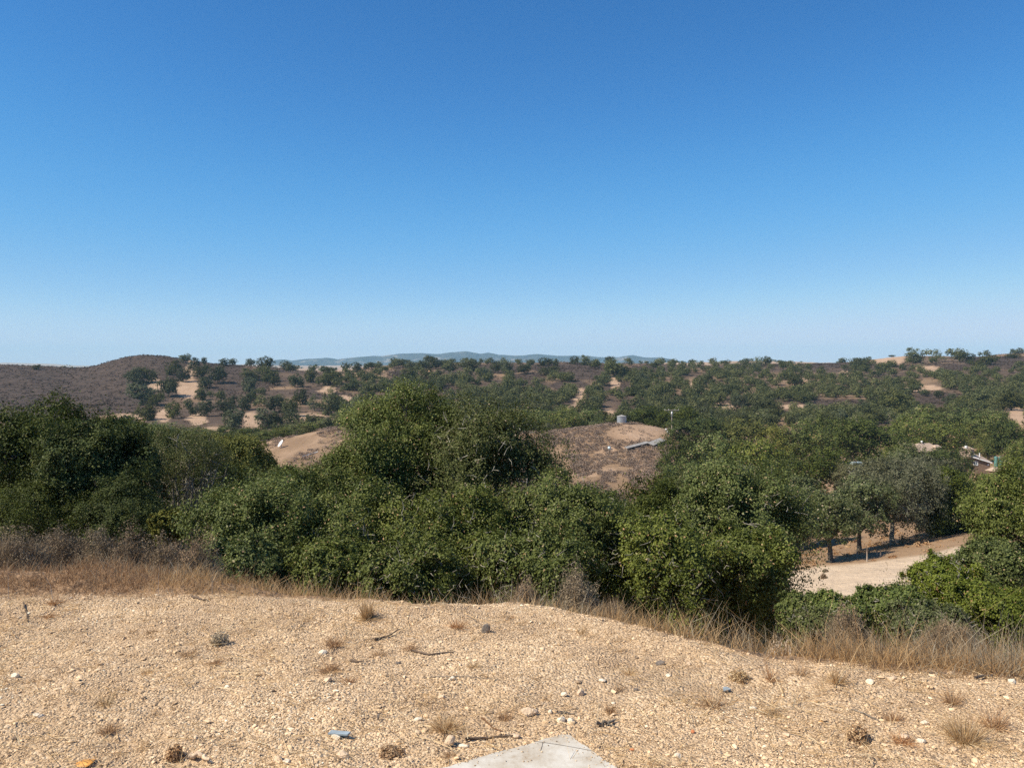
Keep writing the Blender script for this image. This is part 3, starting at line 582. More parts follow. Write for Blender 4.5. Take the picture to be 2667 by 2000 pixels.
# ------------------------------------------------------------------ middle distance trees: copies of a few grown forms
def mid_tree(cx, cy, rx, ry, Y, kind, label, i, group='oaks of the middle distance'):
    c = P(cx, cy, Y); s = Y / FPX; w = 2 * rx * s; g = Hs(c[0], Y)
    top = c[2] + ry * s; h = max(top - g, w * .45)
    cm, tm = MID[kind][i % len(MID[kind])]
    o = empty('oak_tree', (c[0], Y, top - h), (i * 2.4) % 6.28); o.scale = (w / .95, w / .95, h)
    tag(o, label, 'oak tree', group); link('crown', cm, o); link('trunk', tm, o); return o
MT = [
 (1700, 1092, 70, 34, 280, 'dark', 'dark oak behind the knoll between the water tank and the utility pole'),
 (1772, 1096, 58, 42, 272, 'dark', 'dark oak standing right behind the utility pole'),
 (1652, 1092, 32, 26, 290, 'dark', 'small dark oak directly right of the water tank'),
 (1560, 1110, 28, 14, 256, 'grey', 'low olive bush left of the water tank'),
 (1360, 1097, 48, 28, 292, 'green', 'green oak behind the left end of the tank knoll'),
 (1420, 1092, 48, 30, 296, 'green', 'oak behind the crest left of the water tank, second from the tank bush'),
 (1480, 1094, 45, 30, 292, 'green', 'rounded oak behind the crest, midway along the tank knoll'),
 (1532, 1086, 42, 26, 300, 'green', 'oak just behind the low olive bush by the water tank'),
 (1428, 1117, 26, 14, 262, 'pale', 'bleached grey shrub on the crest of the tank knoll'),
 (1812, 1128, 85, 44, 230, 'dark', 'dark oak right of the utility pole with a broad crown'),
 (1932, 1132, 80, 40, 226, 'yellow', 'olive yellow oak in the valley wood, above the others right of the pole'),
 (2030, 1138, 55, 36, 220, 'yellow', 'brightest yellow green oak in the valley wood'),
 (2092, 1142, 68, 42, 215, 'green', 'green oak right of the yellow green oak in the valley'),
 (2172, 1122, 60, 42, 232, 'dark', 'dark oak with a high top left of the biggest valley oak'),
 (2262, 1142, 95, 58, 195, 'dark', 'biggest dark oak of the valley wood, left of the tan roof'),
 (2350, 1122, 60, 36, 245, 'green', 'green oak behind the tan roof, left side'),
 (2410, 1098, 62, 34, 270, 'green', 'green oak high behind the tan roof'),
 (2455, 1124, 62, 32, 248, 'green', 'green oak between and behind the two houses'),
 (2522, 1102, 72, 38, 262, 'green', 'green oak above the chimney end of the brown house'),
 (2592, 1108, 60, 38, 256, 'green', 'green oak above the brown house, to its right'),
 (2652, 1190, 42, 40, 200, 'green', 'green oak at the right edge just above the small pink roof'),
 (2385, 1158, 40, 26, 218, 'green', 'green oak tucked behind the left end of the tan roof'),
 (2330, 1185, 45, 26, 185, 'green', 'green oak between the biggest valley oak and the tan roof'),
 (2628, 1150, 62, 50, 222, 'dark', 'dark tall oak right of the brown house'),
 (2573, 1163, 40, 32, 226, 'yellow', 'light olive tree rising behind the brown house roof'),
 (2462, 1205, 66, 48, 165, 'dark', 'dark oak in front of the gap between the two houses'),
 (2132, 1216, 88, 56, 150, 'dark', 'very dark oak left of the parked pale vehicle'),
 (1972, 1190, 92, 54, 166, 'green', 'green oak in the valley wood below the yellow green oak'),
 (1858, 1185, 82, 50, 172, 'green', 'mid green oak in the valley wood below the olive yellow oak'),
 (1775, 1188, 62, 52, 176, 'dark', 'dark oak spilling over the right foot of the tank knoll'),
 (1790, 1236, 70, 42, 140, 'dark', 'dark oak at the bottom right of the tank knoll'),
 (1905, 1232, 90, 40, 134, 'grey', 'grey green oak low in the valley wood'),
 (2020, 1236, 66, 38, 138, 'dark', 'dark oak low in the valley wood left of the very dark oak'),
 (2655, 1232, 40, 26, 150, 'bright', 'bright green oak below the small pink roof'),
 (2372, 1182, 52, 26, 180, 'grey', 'sparse grey oak left of the tan roof'),
 (2374, 1175, 18, 20, 190, 'yellow', 'small golden tree at the left end of the tan roof'),
 (2345, 1205, 50, 24, 165, 'grey', 'grey oak right of the tan covered heap'),
 (330, 1122, 60, 24, 285, 'green', 'green oak bank under the tan hollow, left end'),
 (430, 1124, 55, 22, 288, 'green', 'green oak bank under the tan hollow, right end'),
 (520, 1132, 45, 20, 282, 'green', 'low green oak left of the dish knoll'),
 (592, 1140, 50, 26, 276, 'dark', 'dark oak at the left foot of the dish knoll'),
 (652, 1134, 46, 26, 272, 'dark', 'dark oak behind the left shoulder of the dish knoll'),
 (697, 1140, 34, 20, 266, 'green', 'green oak just above and left of the white dish'),
 (737, 1128, 32, 18, 268, 'green', 'green oak directly above the white dish'),
 (790, 1116, 36, 16, 276, 'bright', 'bright low oak behind the crest right of the white dish'),
 (850, 1108, 36, 14, 284, 'bright', 'bright low oak farthest right behind the dish knoll crest'),
 (910, 1100, 40, 22, 290, 'dark', 'dark oak where the dish knoll meets the tallest middle oak'),
]
MID['bright'] = [proto_pair('oak_bright', p, M['leaf_bright'], M['bark']) for p in midP[2:4]]
for i, a in enumerate(MT): mid_tree(*a, i)

# ------------------------------------------------------------------ far slope trees
NEAR_TOP = ([-200, 0, 180, 260, 330, 420, 560, 620, 700, 790, 860, 930, 960, 1000, 1060, 1130, 1180, 1270, 1360, 1400, 1440, 1720, 1760, 1850, 2000, 2200, 2330, 2420, 2520, 2600, 2667, 2900],
            [1040, 1045, 1050, 1085, 1115, 1110, 1120, 1125, 1135, 1125, 1108, 1095, 1070, 1035, 1022, 1045, 1080, 1066, 1080, 1090, 1085, 1080, 1075, 1095, 1105, 1090, 1095, 1075, 1075, 1080, 1085, 1085])
def q(o, s, L): return [(o[0] + a / s, o[1] + (b + d / 2) / s, c / s, d / s) for a, b, c, d in L]
HAND = q((0, 850), 2.458, [(1185, 205, 75, 60), (1240, 245, 80, 75), (1305, 225, 40, 50), (1105, 270, 100, 90), (1175, 315, 90, 85), (1435, 230, 70, 45), (1490, 228, 60, 40),
 (1600, 225, 70, 45), (1700, 240, 130, 80), (1830, 250, 85, 50), (1290, 290, 110, 90), (1395, 310, 120, 110), (1310, 360, 100, 70), (870, 320, 130, 110), (950, 315, 110, 100),
 (905, 430, 180, 140), (1075, 390, 130, 130), (1000, 470, 100, 80), (940, 550, 150, 100), (1110, 540, 110, 100), (1290, 435, 90, 75), (1205, 500, 70, 60), (1310, 525, 120, 100),
 (1235, 545, 60, 60), (1415, 440, 80, 60), (1480, 480, 90, 70), (1440, 520, 120, 100), (1600, 375, 120, 90), (1610, 310, 140, 70), (1730, 310, 110, 90), (1620, 435, 50, 60),
 (1700, 335, 60, 60), (1760, 350, 70, 60), (1885, 345, 80, 90), (1925, 360, 50, 60), (1420, 660, 70, 50), (1500, 600, 170, 130), (1570, 490, 110, 90), (1700, 590, 130, 120),
 (1760, 500, 130, 110), (1860, 520, 120, 110), (1930, 450, 100, 100), (1880, 600, 150, 110), (2010, 490, 90, 100), (2120, 500, 140, 140), (1990, 320, 100, 80), (2070, 340, 100, 80),
 (2150, 330, 80, 90), (2112, 290, 60, 50), (2120, 410, 60, 40), (235, 262, 60, 30)]) + q((850, 850), 2.458, [(195, 265, 80, 60), (290, 250, 90, 40), (140, 300, 80, 70), (40, 330, 110, 80),
 (457, 240, 75, 45), (525, 230, 40, 30), (655, 215, 90, 60), (700, 240, 120, 70), (790, 260, 120, 80), (560, 250, 100, 50), (610, 250, 90, 60), (925, 255, 110, 70), (990, 222, 35, 30),
 (1040, 222, 60, 35), (520, 310, 110, 75), (640, 305, 100, 60), (1090, 260, 90, 80), (1150, 265, 90, 90), (1020, 290, 80, 60), (1305, 232, 65, 40), (1400, 230, 100, 50),
 (1465, 230, 65, 45), (1425, 285, 140, 60), (1265, 275, 100, 60), (1590, 220, 70, 50), (1655, 220, 80, 60), (1720, 240, 90, 60), (1812, 220, 75, 55), (1840, 270, 130, 110),
 (1780, 345, 100, 70), (1910, 290, 80, 70), (1550, 325, 90, 60), (2100, 245, 75, 40), (2010, 340, 110, 80), (2150, 300, 60, 40)]) + q((1767, 850), 2.458, [(1515, 190, 120, 90), (1655, 165, 60, 45),
 (1655, 205, 100, 50), (1800, 190, 100, 75), (1870, 200, 60, 50), (1975, 168, 50, 35), (1990, 215, 110, 60), (2140, 160, 40, 30), (2180, 160, 60, 35), (2140, 190, 100, 30), (1365, 176, 45, 14),
 (1915, 245, 80, 60), (430, 228, 90, 45), (510, 220, 70, 50), (565, 220, 80, 50), (505, 255, 80, 60), (1170, 240, 140, 70), (1050, 218, 60, 30), (655, 225, 50, 25), (270, 222, 60, 25),
 (1325, 265, 80, 50), (1580, 425, 70, 40), (1665, 437, 60, 50), (1905, 455, 160, 110), (2130, 480, 180, 120), (1390, 490, 200, 130), (390, 490, 110, 90), (250, 470, 120, 80),
 (540, 500, 150, 110), (1210, 440, 60, 80), (1430, 415, 70, 60), (740, 345, 100, 80), (1190, 375, 100, 70), (1500, 365, 80, 50), (100, 250, 90, 60), (1680, 300, 100, 60)])
far = []                                                           # px, py(base), w px, h px, pos
for (x, y, w, h) in HAND:
    p = hit(x, y, 255)
    if p is None or p[1] > 1000:
        yy = np.linspace(300, 1000, 240); X = (x - CX) / FPX * yy; pr = HOR - FPX * (H(X, yy) - EYE) / yy; Y = yy[np.argmin(pr)]; p = np.array([(x - CX) / FPX * Y, Y, Hs((x - CX) / FPX * Y, Y)])
    far.append([x, y, w, h, p, 1])
rng = np.random.default_rng(11)
cell = {}
def near_any(x, y, k):
    for (a, b, w, *_r) in far:
        d = max(10, w * .42) * k
        if abs(a - x) < d and abs(b - y) < d * .5: return True
    return False
tries = 0; fill = []
while tries < 60000 and len(fill) < 1500:
    tries += 1
    x = rng.uniform(-60, 2730); y = rng.uniform(946, 1135)
    if y > np.interp(x, *NEAR_TOP) + 26: continue
    if x < 760 and y < 1100 and x < 230: continue
    if float(inz(x, y, SCRUB + BARE, 1.22 if x < 1000 else 1.08)) > (.04 if rng.random() < .9 else .3): continue
    if x < 860 and float(inz(x, y, [(560, 1030, 320, 120)])) > 0 and rng.random() < .93: continue
    if fbm(np.array([x / 75. + 3]), np.array([y / 17. + 8]), 3, 63)[0] < (.33 if x > 860 else .3): continue
    w = rng.uniform(17, 40) * (.6 + .6 * (y - 940) / 150)
    if near_any(x, y, .34 if x > 900 else .8): continue
    p = hit(x, y, 255)
    if p is None or p[1] > 1000: continue
    e = [x, y, w, w * rng.uniform(.6, .85), p, 0]; far.append(e); fill.append(e)
print('far trees', len(far))
def vis(e): return e[1] - e[3] < np.interp(e[0], *NEAR_TOP) + 8 and -30 < e[0] < 2697
far = [e for e in far if vis(e)]
far.sort(key=lambda e: (-e[5], -e[2] * e[3]))
LIM = 205
ind = far[:LIM]; rest = far[LIM:]
def zone(e):
    x, y = e[0], e[1]; t = y - e[3]
    sky = t < np.interp(x, [0, 400, 800, 1100, 2200, 2350, 2667], [950, 928, 955, 946, 944, 930, 925]) - 1
    row = 'on skyline' if sky else ('on upper slope' if y < 990 else ('on middle slope' if y < 1040 else 'on lower slope'))
    for lim, nm in ((470, 'under the bald dark hill'), (640, 'right of the bald dark hill'), (840, 'above the white dish'), (1000, 'left of the tallest middle oak'), (1180, 'above the tallest middle oak'),
                    (1400, 'above the grey green middle oak'), (1560, 'left above the water tank'), (1740, 'right above the water tank'), (1950, 'above the utility pole valley'),
                    (2150, 'above the yellow green valley oak'), (2330, 'left of the small tan hilltop'), (2480, 'below or on the tan hilltop'), (9999, 'near the right edge')):
        if x < lim: return row + ' ' + nm
groups = {}
for e in ind: groups.setdefault(zone(e), []).append(e)
for zn, es in groups.items():
    es.sort(key=lambda e: e[0])
    for k, e in enumerate(es):
        x, y, w, h, p, hd = e; kx = 1.0 if hd else 1.0; W = w * p[1] / FPX * kx; Hh = h * p[1] / FPX * kx; j = (int(x * 3 + y * 7)) % 6
        grey = (j == 0 and not hd) or (hd and int(x + y) % 17 == 0)
        me = FARG[j % 2] if grey else FAR[j]
        o = bpy.data.objects.new('oak_tree', me); col.objects.link(o)
        o.location = (p[0], p[1], p[2] - Hh * .07); o.rotation_euler = (0, 0, (x * 1.7) % 6.28); o.scale = (W, W, Hh * 1.07)
        size = 'large' if w > 50 else ('small' if w < 26 else 'medium'); tone = 'grey green' if grey else 'dark green'
        nn = '' if len(es) == 1 else ', %s from left' % ORD[k]
        tag(o, '%s %s oak %s%s' % (size, tone, zn, nn), 'oak tree', 'oaks scattered over the far slope')
# the rest of the wood: one mass
VV = []; FF = []; TT = []; n0 = 0
extra = []
for _ in range(260):                                                 # oaks on the farther ridges seen as specks
    u = rng.uniform(-.68, .68); Y = rng.uniform(900, 3200); x = u * Y
    extra.append([0, 0, 0, 0, np.array([x, Y, Hs(x, Y)]), 0, rng.uniform(7, 16)])
for e in rest + extra:
    p = e[4]; V, F, t, wV, wF = farP[rng.integers(0, 6)]
    W = e[6] if len(e) > 6 else e[2] * p[1] / FPX * 1.0; Hh = W * .78
    sel = rng.permutation(len(F))[:1000 if len(e) <= 6 else 160]; idx = (sel[:, None] * 4 + np.arange(4)).ravel()
    A = V[idx].copy(); c = A.reshape(-1, 4, 3).mean(1); c4 = np.repeat(c, 4, 0); A = c4 + (A - c4) * (1.5 if len(e) <= 6 else 3.2)
    a = rng.uniform(0, 6.28); ca, sa = math.cos(a), math.sin(a)
    A = A @ np.array([[ca, sa, 0], [-sa, ca, 0], [0, 0, 1]]) * [W, W, Hh] + p - [0, 0, .06 * Hh]
    VV.append(A); FF.append(np.arange(len(A)).reshape(-1, 4) + n0); TT.append(np.clip(t[idx] + rng.normal(0, .2), 0, 1)); n0 += len(A)
tag(link('distant_woodland', np_mesh('distant_woodland', np.vstack(VV), np.vstack(FF), M['leaf_far'], {'tint': np.concatenate(TT)})),
    'far off oak woodland filling the gaps between the trees of the far slopes', 'woodland', kind='stuff')

# ------------------------------------------------------------------ low scrub as ground cover
def tufts(pos, size, per, rng, up=.5, leaf=.22):
    n = len(pos); ci = np.repeat(np.arange(n), per); N_ = len(ci)
    d = unit(rng.normal(size=(N_, 3))); d[:, 2] = np.abs(d[:, 2])
    C = pos[ci] + d * (size[ci] * rng.uniform(.5, 1, N_))[:, None] * [1, 1, .75]
    return C, unit(d + rng.normal(size=(N_, 3)) * .7), size[ci] * leaf * rng.uniform(.7, 1.5, N_), np.repeat(rng.normal(.5, .2, n), per) + rng.normal(0, .15, N_)
def scrub_cover():
    rng = np.random.default_rng(31); Ps = []; Sz = []
    n = 60000; px = rng.uniform(-100, 2760, n); Y = 300 + 620 * rng.random(n) ** .8; X = (px - CX) / FPX * Y; Z = H(X, Y); py = HOR - FPX * (Z - EYE) / Y
    w = inz(px, py, SCRUB, 1.1); k = (w > 0) & (inz(px, py, BARE) <= 0) & (fbm(X / 12, Y / 12, 3, 81) > .40)
    Ps.append(np.stack([X, Y, Z], -1)[k]); Sz.append(rng.uniform(.5, 1.3, k.sum()))
    k2 = (~k) & (rng.random(n) < .10) & (inz(px, py, BARE) <= 0); Ps.append(np.stack([X, Y, Z], -1)[k2]); Sz.append(rng.uniform(.5, 1.6, k2.sum()))
    P_ = np.vstack(Ps); S = np.concatenate(Sz); print('scrub', len(P_))
    C, Nn, L, t = tufts(P_, S * .8, 8, rng, leaf=.6)
    V, F, tt = leaves(C, Nn, L, np.clip(t, 0, 1), rng, .7)
    tag(link('chaparral', np_mesh('chaparral', V, F, M['scrub'], {'tint': tt})), 'low purplish brown chaparral covering the bald hill and the open far slopes', 'scrub', kind='stuff')
    # brush on the two knolls
    n = 9000; px = np.concatenate([rng.uniform(1300, 1780, n), rng.uniform(600, 1050, n // 3)]); Y = rng.uniform(130, 262, len(px)); X = (px - CX) / FPX * Y; Z = H(X, Y); py = HOR - FPX * (Z - EYE) / Y
    kd = 1.1 - ((px - 1662) / 80) ** 2 - ((py - 1128) / 22) ** 2
    k = ((kd < 0) | (rng.random(len(px)) < .05)) & (fbm(X / 6, Y / 10, 3, 85) > .43)
    Pk = np.stack([X, Y, Z], -1)[k]; C, Nn, L, t = tufts(Pk, rng.uniform(.4, 1.2, len(Pk)), 34, rng, leaf=.28)
    V, F, tt = leaves(C, Nn, L, np.clip(t, 0, 1), rng, .6)
    tag(link('knoll_brush', np_mesh('knoll_brush', V, F, M['knollscrub'], {'tint': tt})), 'dense grey brown brush growing over the tank knoll and thinly over the dish knoll', 'brush', kind='stuff')
    # dry litter and small bushes under the near trees and round the clearing
    n = 9000; px = rng.uniform(-200, 2860, n); Y = 16 * (170 / 16) ** rng.random(n); X = (px - CX) / FPX * Y; Z = H(X, Y); py = HOR - FPX * (Z - EYE) / Y
    sx, sy = zip(*SAND); e = np.interp(px, [-9e3, *sx, 9e3], [1487, *sy, 1428])
    k = ~((Y > 28) & (Y < 76) & (px > 2000) & (py > e - 2)) & (fbm(X / 3, Y / 5, 3, 88) > .45)
    Pk = np.stack([X, Y, Z], -1)[k]; C, Nn, L, t = tufts(Pk, rng.uniform(.1, .28, len(Pk)) * (1 + Pk[:, 1] / 120), 10, rng, leaf=.8)
    V, F, tt = leaves(C, Nn, L, np.clip(t + .2, 0, 1), rng, .4)
    tag(link('understory_grass', np_mesh('understory_grass', V, F, M['grass_red'], {'tint': tt})), 'dry orange brown grass and litter under the oaks by the clearing', 'grass', kind='stuff')
scrub_cover()

# ------------------------------------------------------------------ blades: dry grass, twigs
def blades(base, dirs, h, w, bend, tint, rng, seg=3):
    n = len(base); side = unit(np.cross(dirs, rng.normal(size=(n, 3)))); bd = unit(rng.normal(size=(n, 3)) * [1, 1, .25]) * (bend * h)[:, None]
    V = []
    for s in range(seg + 1):
        t = s / seg; c = base + dirs * (h * t)[:, None] + bd * (t ** 2) - np.array([0, 0, 1]) * (np.abs(bend) * h * t ** 2 * .35)[:, None]
        ww = (w * (1 - .85 * t))[:, None] * side; V += [c - ww, c + ww]
    V = np.stack(V, 1); k = 2 * (seg + 1); o = np.arange(n)[:, None] * k
    F = np.concatenate([o + np.array([[2 * s, 2 * s + 1, 2 * s + 3, 2 * s + 2]]) for s in range(seg)])
    return V.reshape(-1, 3), F, np.repeat(tint, k)
def dirs_up(n, spread, rng): return unit(rng.normal(size=(n, 3)) * [spread, spread, 0] + [0, 0, 1])
SLAB = np.array([(.208, 3.355), (.243, 3.355), (2.0, .37), (-.8, -1.6), (-3.2, 1.39)])
def in_slab(X, Y, m=.0):
    a1 = (X - .208) * .285 - (Y - 3.355) * .494            # right/below of left edge
    a2 = -(X - .243) * .285 - (Y - 3.355) * .169
    return (a1 / .57 > -m) & (a2 / .331 > -m) & (Y < 3.355 + m)
def grass_field():
    rng = np.random.default_rng(51); B = []; 
    n = 330000; u = rng.uniform(-.74, .74, n); t = -.2 + 7.5 * rng.random(n) ** 1.9; Y = 5. + t
    for _ in range(4): Y = edgeY(u * Y) + t
    X = u * Y; px = CX + FPX * u
    dens = np.interp(t, [-.15, .0, .25, 2.2, 5, 8], [0, .25, .9, .9, .6, .2]) * np.interp(px, [0, 500, 700, 1300, 1500, 1900, 2667], [1., .9, .4, .55, .75, .95, 1.])
    dens *= np.clip(fbm(X * 1.6, Y * 1.6, 3, 91) * 2.4 - .5, .12, 1)
    k = (rng.random(n) < dens * np.interp(px, [0, 700, 1000, 1800], [.6, .5, .32, .32])); X, Y, px, t = X[k], Y[k], px[k], t[k]; n = len(X)
    cl = fbm(X * 2.5, Y * 2.5, 3, 95)
    h = rng.uniform(.10, .30, n) * (.55 + cl) * np.interp(px, [0, 500, 900, 1500, 2100, 2667], [.42, .5, .8, .9, .95, 1.05]) * np.interp(t, [-.2, .1, .6, 3], [.35, .6, 1, 1.1])
    tall = (rng.random(n) < .035) & (t > .1); h[tall] *= rng.uniform(1.4, 2.2, tall.sum())
    b = np.stack([X, Y, H(X, Y) - .01], -1)
    tint = np.clip(.30 + .5 * (cl - .5) + rng.normal(0, .2, n) + np.interp(px, [0, 900, 1500, 2300], [-.05, .08, .12, .0]), 0, 1)
    grey = rng.random(n) < np.clip(.15 + .55 * (t - .3) + 1.6 * (fbm(X * .9, Y * .9, 3, 99) - .5), .04, .8) * np.interp(px, [0, 700, 1200], [.45, .7, 1])
    red = (~grey) & (px < 620) & (fbm(X * 1.3, Y * 1.3, 3, 104) > .46)
    for sel, nm, mt, lb in ((~grey & ~red, 'dry_grass', 'grass', 'band of golden brown dry grass along the edge of the gravel'), (red, 'rusty_grass', 'grass_red', 'orange brown patch of dry grass at the left edge of the gravel'), (grey, 'bleached_grass', 'grass_grey', 'thin bleached grey stalks of grass on the bank beyond the gravel')):
        m_ = int(sel.sum()); V, F, T = blades(b[sel], dirs_up(m_, .38, rng), h[sel] * (1.15 if mt == 'grass_grey' else 1), rng.uniform(.0012, .0028, m_), rng.uniform(.05, .7, m_), tint[sel], rng, 2)
        tag(link(nm, np_mesh(nm, V, F, M[mt], {'tint': T})), lb, 'grass', kind='stuff')
    # sparse straws and stems standing or lying on the gravel
    n = 30000; X = rng.uniform(-4, 4, n); Y = rng.uniform(2.7, 5.6, n); px = CX + FPX * X / Y
    d = np.clip(fbm(X * 2.2, Y * 2.2, 3, 97) * 3 - 1.15, .06, 1) * np.interp(px, [0, 700, 1500, 2300, 2667], [.6, .5, .55, .9, 1])
    k = (rng.random(n) < d) & (Y < edgeY(X)); X, Y = X[k], Y[k]; n = len(X); lie = rng.random(n) < .62
    dd = np.where(lie[:, None], unit(rng.normal(size=(n, 3)) * [1, .8, .04] + [0, 0, .06]), dirs_up(n, .7, rng))
    V, F, T = blades(np.stack([X, Y, H(X, Y) + .006 + .010 * rng.random(n)], -1), dd, np.where(lie, rng.uniform(.04, .2, n), rng.uniform(.02, .09, n)), rng.uniform(.0010, .0024, n), rng.uniform(0, .35, n), np.clip(rng.normal(.72, .22, n), 0, 1), rng)
    nc = 800; cx_ = rng.uniform(-3.6, 3.6, nc); cy_ = rng.uniform(2.8, 5.4, nc); ok_ = (cy_ < edgeY(cx_)) & ~in_slab(cx_, cy_, .03) & (np.abs(cx_ / cy_) < .7) & (rng.random(nc) < np.interp(CX + FPX * cx_ / cy_, [0, 900, 1500, 2200], [.9, .6, .6, 1]))
    cx_, cy_ = cx_[ok_], cy_[ok_]; ci = np.repeat(np.arange(len(cx_)), 16); m3 = len(ci); rad_ = rng.uniform(.012, .06, len(cx_))[ci]
    X3 = cx_[ci] + rng.normal(size=m3) * rad_; Y3 = cy_[ci] + rng.normal(size=m3) * rad_; fl = rng.random(len(cx_))[ci]
    V3, F3, T3 = blades(np.stack([X3, Y3, H(X3, Y3) + .006], -1), unit(rng.normal(size=(m3, 3)) * [1, 1, .2] + np.stack([fl * 0, fl * 0, .15 + fl], -1)), rng.uniform(.012, .07, m3), rng.uniform(.0008, .0016, m3), rng.uniform(0, .4, m3), np.clip(rng.normal(.35, .2, m3) + .5 * (fl - .5), 0, 1), rng)
    F3 = F3 + len(V); V = np.vstack([V, V3]); F = np.vstack([F, F3]); T = np.concatenate([T, T3])
    tag(link('scattered_straw', np_mesh('scattered_straw', V, F, M['grass'], {'tint': T})), 'thin dry straws and stems scattered over the gravel', 'straw', kind='stuff')
grass_field()

def dry_bush(cx, base_y, w, h, Y, mat, label, n=16000, seed=0, name='dry_bush', cat='dry bush', group='brown brush beyond the gravel'):
    rng = np.random.default_rng(3000 + seed); s = Y / FPX; X = (cx - CX) * s; g = Hs(X, Y); W = w * s; Ht = EYE - (base_y - h - HOR) * s - g
    t = empty(name, (X, Y, g)); tag(t, label, cat, group)
    Ht = max(Ht, .15)
    d = unit(rng.normal(size=(n, 3))); d[:, 2] = np.abs(d[:, 2]); r = rng.random(n) ** .4
    lob = 1 + .28 * (fbm(d[:, 0] * 3 + seed, d[:, 1] * 3, 2, seed) - .5) * 2
    b = d * (r * lob)[:, None] * [W / 2, W / 2, Ht * .85]
    dd = unit(d * .7 + rng.normal(size=(n, 3)) * .45 + [0, 0, .75])
    V, F, T = blades(b, dd, rng.uniform(.06, .2, n) * min(1, Ht * 1.3 + .2), rng.uniform(.0014, .003, n) * (Y / 9), rng.uniform(0, .4, n), np.clip(rng.normal(.45, .2, n) + .25 * (b[:, 2] / Ht - .4), 0, 1), rng, 2)
    link('twigs', np_mesh('twigs', V, F, M[mat], {'tint': T}), t)
    nf = int(n * 1.4); d = unit(rng.normal(size=(nf, 3))); d[:, 2] = np.abs(d[:, 2]); lob = 1 + .7 * (fbm(d[:, 0] * 3 + seed, d[:, 1] * 3 + d[:, 2] * 2, 2, seed) - .5)
    Cf = d * (rng.uniform(.55, 1.05, nf) * lob)[:, None] * [W / 2, W / 2, Ht]
    V, F, T = leaves(Cf, unit(d + rng.normal(size=(nf, 3)) * .8), rng.uniform(.014, .034, nf) * (Y / 9), np.clip(rng.normal(.42, .2, nf) + .8 * (fbm(Cf[:, 0] * 9, Cf[:, 1] * 9 + Cf[:, 2] * 9, 2, seed) - .5), 0, 1), rng, .4)
    link('dry_leaves', np_mesh('dry_leaves', V, F, M[mat], {'tint': T}), t)
    mb = MB()
    for _ in range(16):
        e = unit(rng.normal(size=3) * [1, 1, .4] + [0, 0, 1]) * [W * .4, W * .4, Ht * .8]
        mb.tube([[0, 0, -.05], e * .5 + rng.normal(size=3) * .03, e], [.009, .006, .003], 4, False)
    mb.build('stem', M['twig'], t)
DB = [(40, 1530, 190, 130, 8.8, 'sage', 'brown twiggy bush at the left edge behind the orange grass', 7000),
 (150, 1480, 170, 105, 10.2, 'sage', 'tall greyish brown bush with upright tips, second from the left edge'),
 (250, 1500, 160, 110, 9.8, 'sage', 'brown bush below the dark left oaks, third from the left edge'),
 (345, 1520, 150, 120, 9.5, 'sage', 'dull brown bush in the middle of the brown brush'),
 (430, 1530, 160, 115, 9.3, 'sage', 'purplish brown bush fourth right along the brown brush'),
 (515, 1535, 120, 115, 9.0, 'sage', 'russet brown bush beside the bright green low oak'),
 (300, 1560, 150, 70, 8.0, 'sage', 'lower front bush in the brown brush behind the gravel'),
 (1500, 1590, 150, 85, 7.2, 'sage', 'bleached grey twiggy bush at the gravel edge right of centre'),
 (1590, 1620, 130, 75, 6.8, 'sage', 'second bleached grey bush beside the gravel edge, lower right'),
 (1360, 1590, 100, 50, 7.0, 'sage', 'small bleached bush at the gravel edge below the middle oaks'),
 (2210, 1640, 120, 50, 7.6, 'sage', 'pale twiggy bush in the dry grass below the clearing'),
 (2480, 1690, 160, 60, 6.8, 'sage', 'brown twiggy bush in the dry grass near the right edge')]
for i, a in enumerate(DB): dry_bush(*a[:7], seed=i)

def grass_tuft(cx, by, w, h, mat, label, n, seed, spread=.35, wd=.0013):
    rng = np.random.default_rng(4000 + seed); p = hit(cx, by); s = p[1] / FPX; W = w * s; Ht = h * s
    a = rng.uniform(0, 6.28, n); r = rng.random(n) ** .7 * W * .22
    b = np.stack([r * np.cos(a), r * np.sin(a), np.full(n, -.004)], -1)
    d = unit(np.stack([np.cos(a) * spread * (r / (W * .22) + .2), np.sin(a) * spread * (r / (W * .22) + .2), np.ones(n)], -1) + rng.normal(size=(n, 3)) * [.15, .15, 0])
    V, F, T = blades(b, d, Ht * rng.uniform(.45, 1.05, n), rng.uniform(.6, 1.3, n) * wd, rng.uniform(0, .3, n), np.clip(rng.normal(.5, .25, n), 0, 1), rng)
    m2 = int(n * .7); a2 = rng.uniform(0, 6.28, m2); V2, F2, T2 = blades(np.stack([np.cos(a2), np.sin(a2), a2 * 0 + .15], -1) * (W * .15 * rng.random(m2))[:, None], unit(np.stack([np.cos(a2), np.sin(a2), rng.uniform(.02, .35, m2)], -1)), W * rng.uniform(.3, .85, m2), rng.uniform(.6, 1.3, m2) * wd, rng.uniform(0, .3, m2), np.clip(rng.normal(.75, .2, m2), 0, 1), rng)
    F2 = F2 + len(V); V = np.vstack([V, V2]); F = np.vstack([F, F2]); T = np.concatenate([T, T2])
    o = link('grass_tuft', np_mesh('grass_tuft', V, F, M[mat], {'tint': T}), None, p); tag(o, label, 'grass tuft', 'dry grass tufts on the gravel')
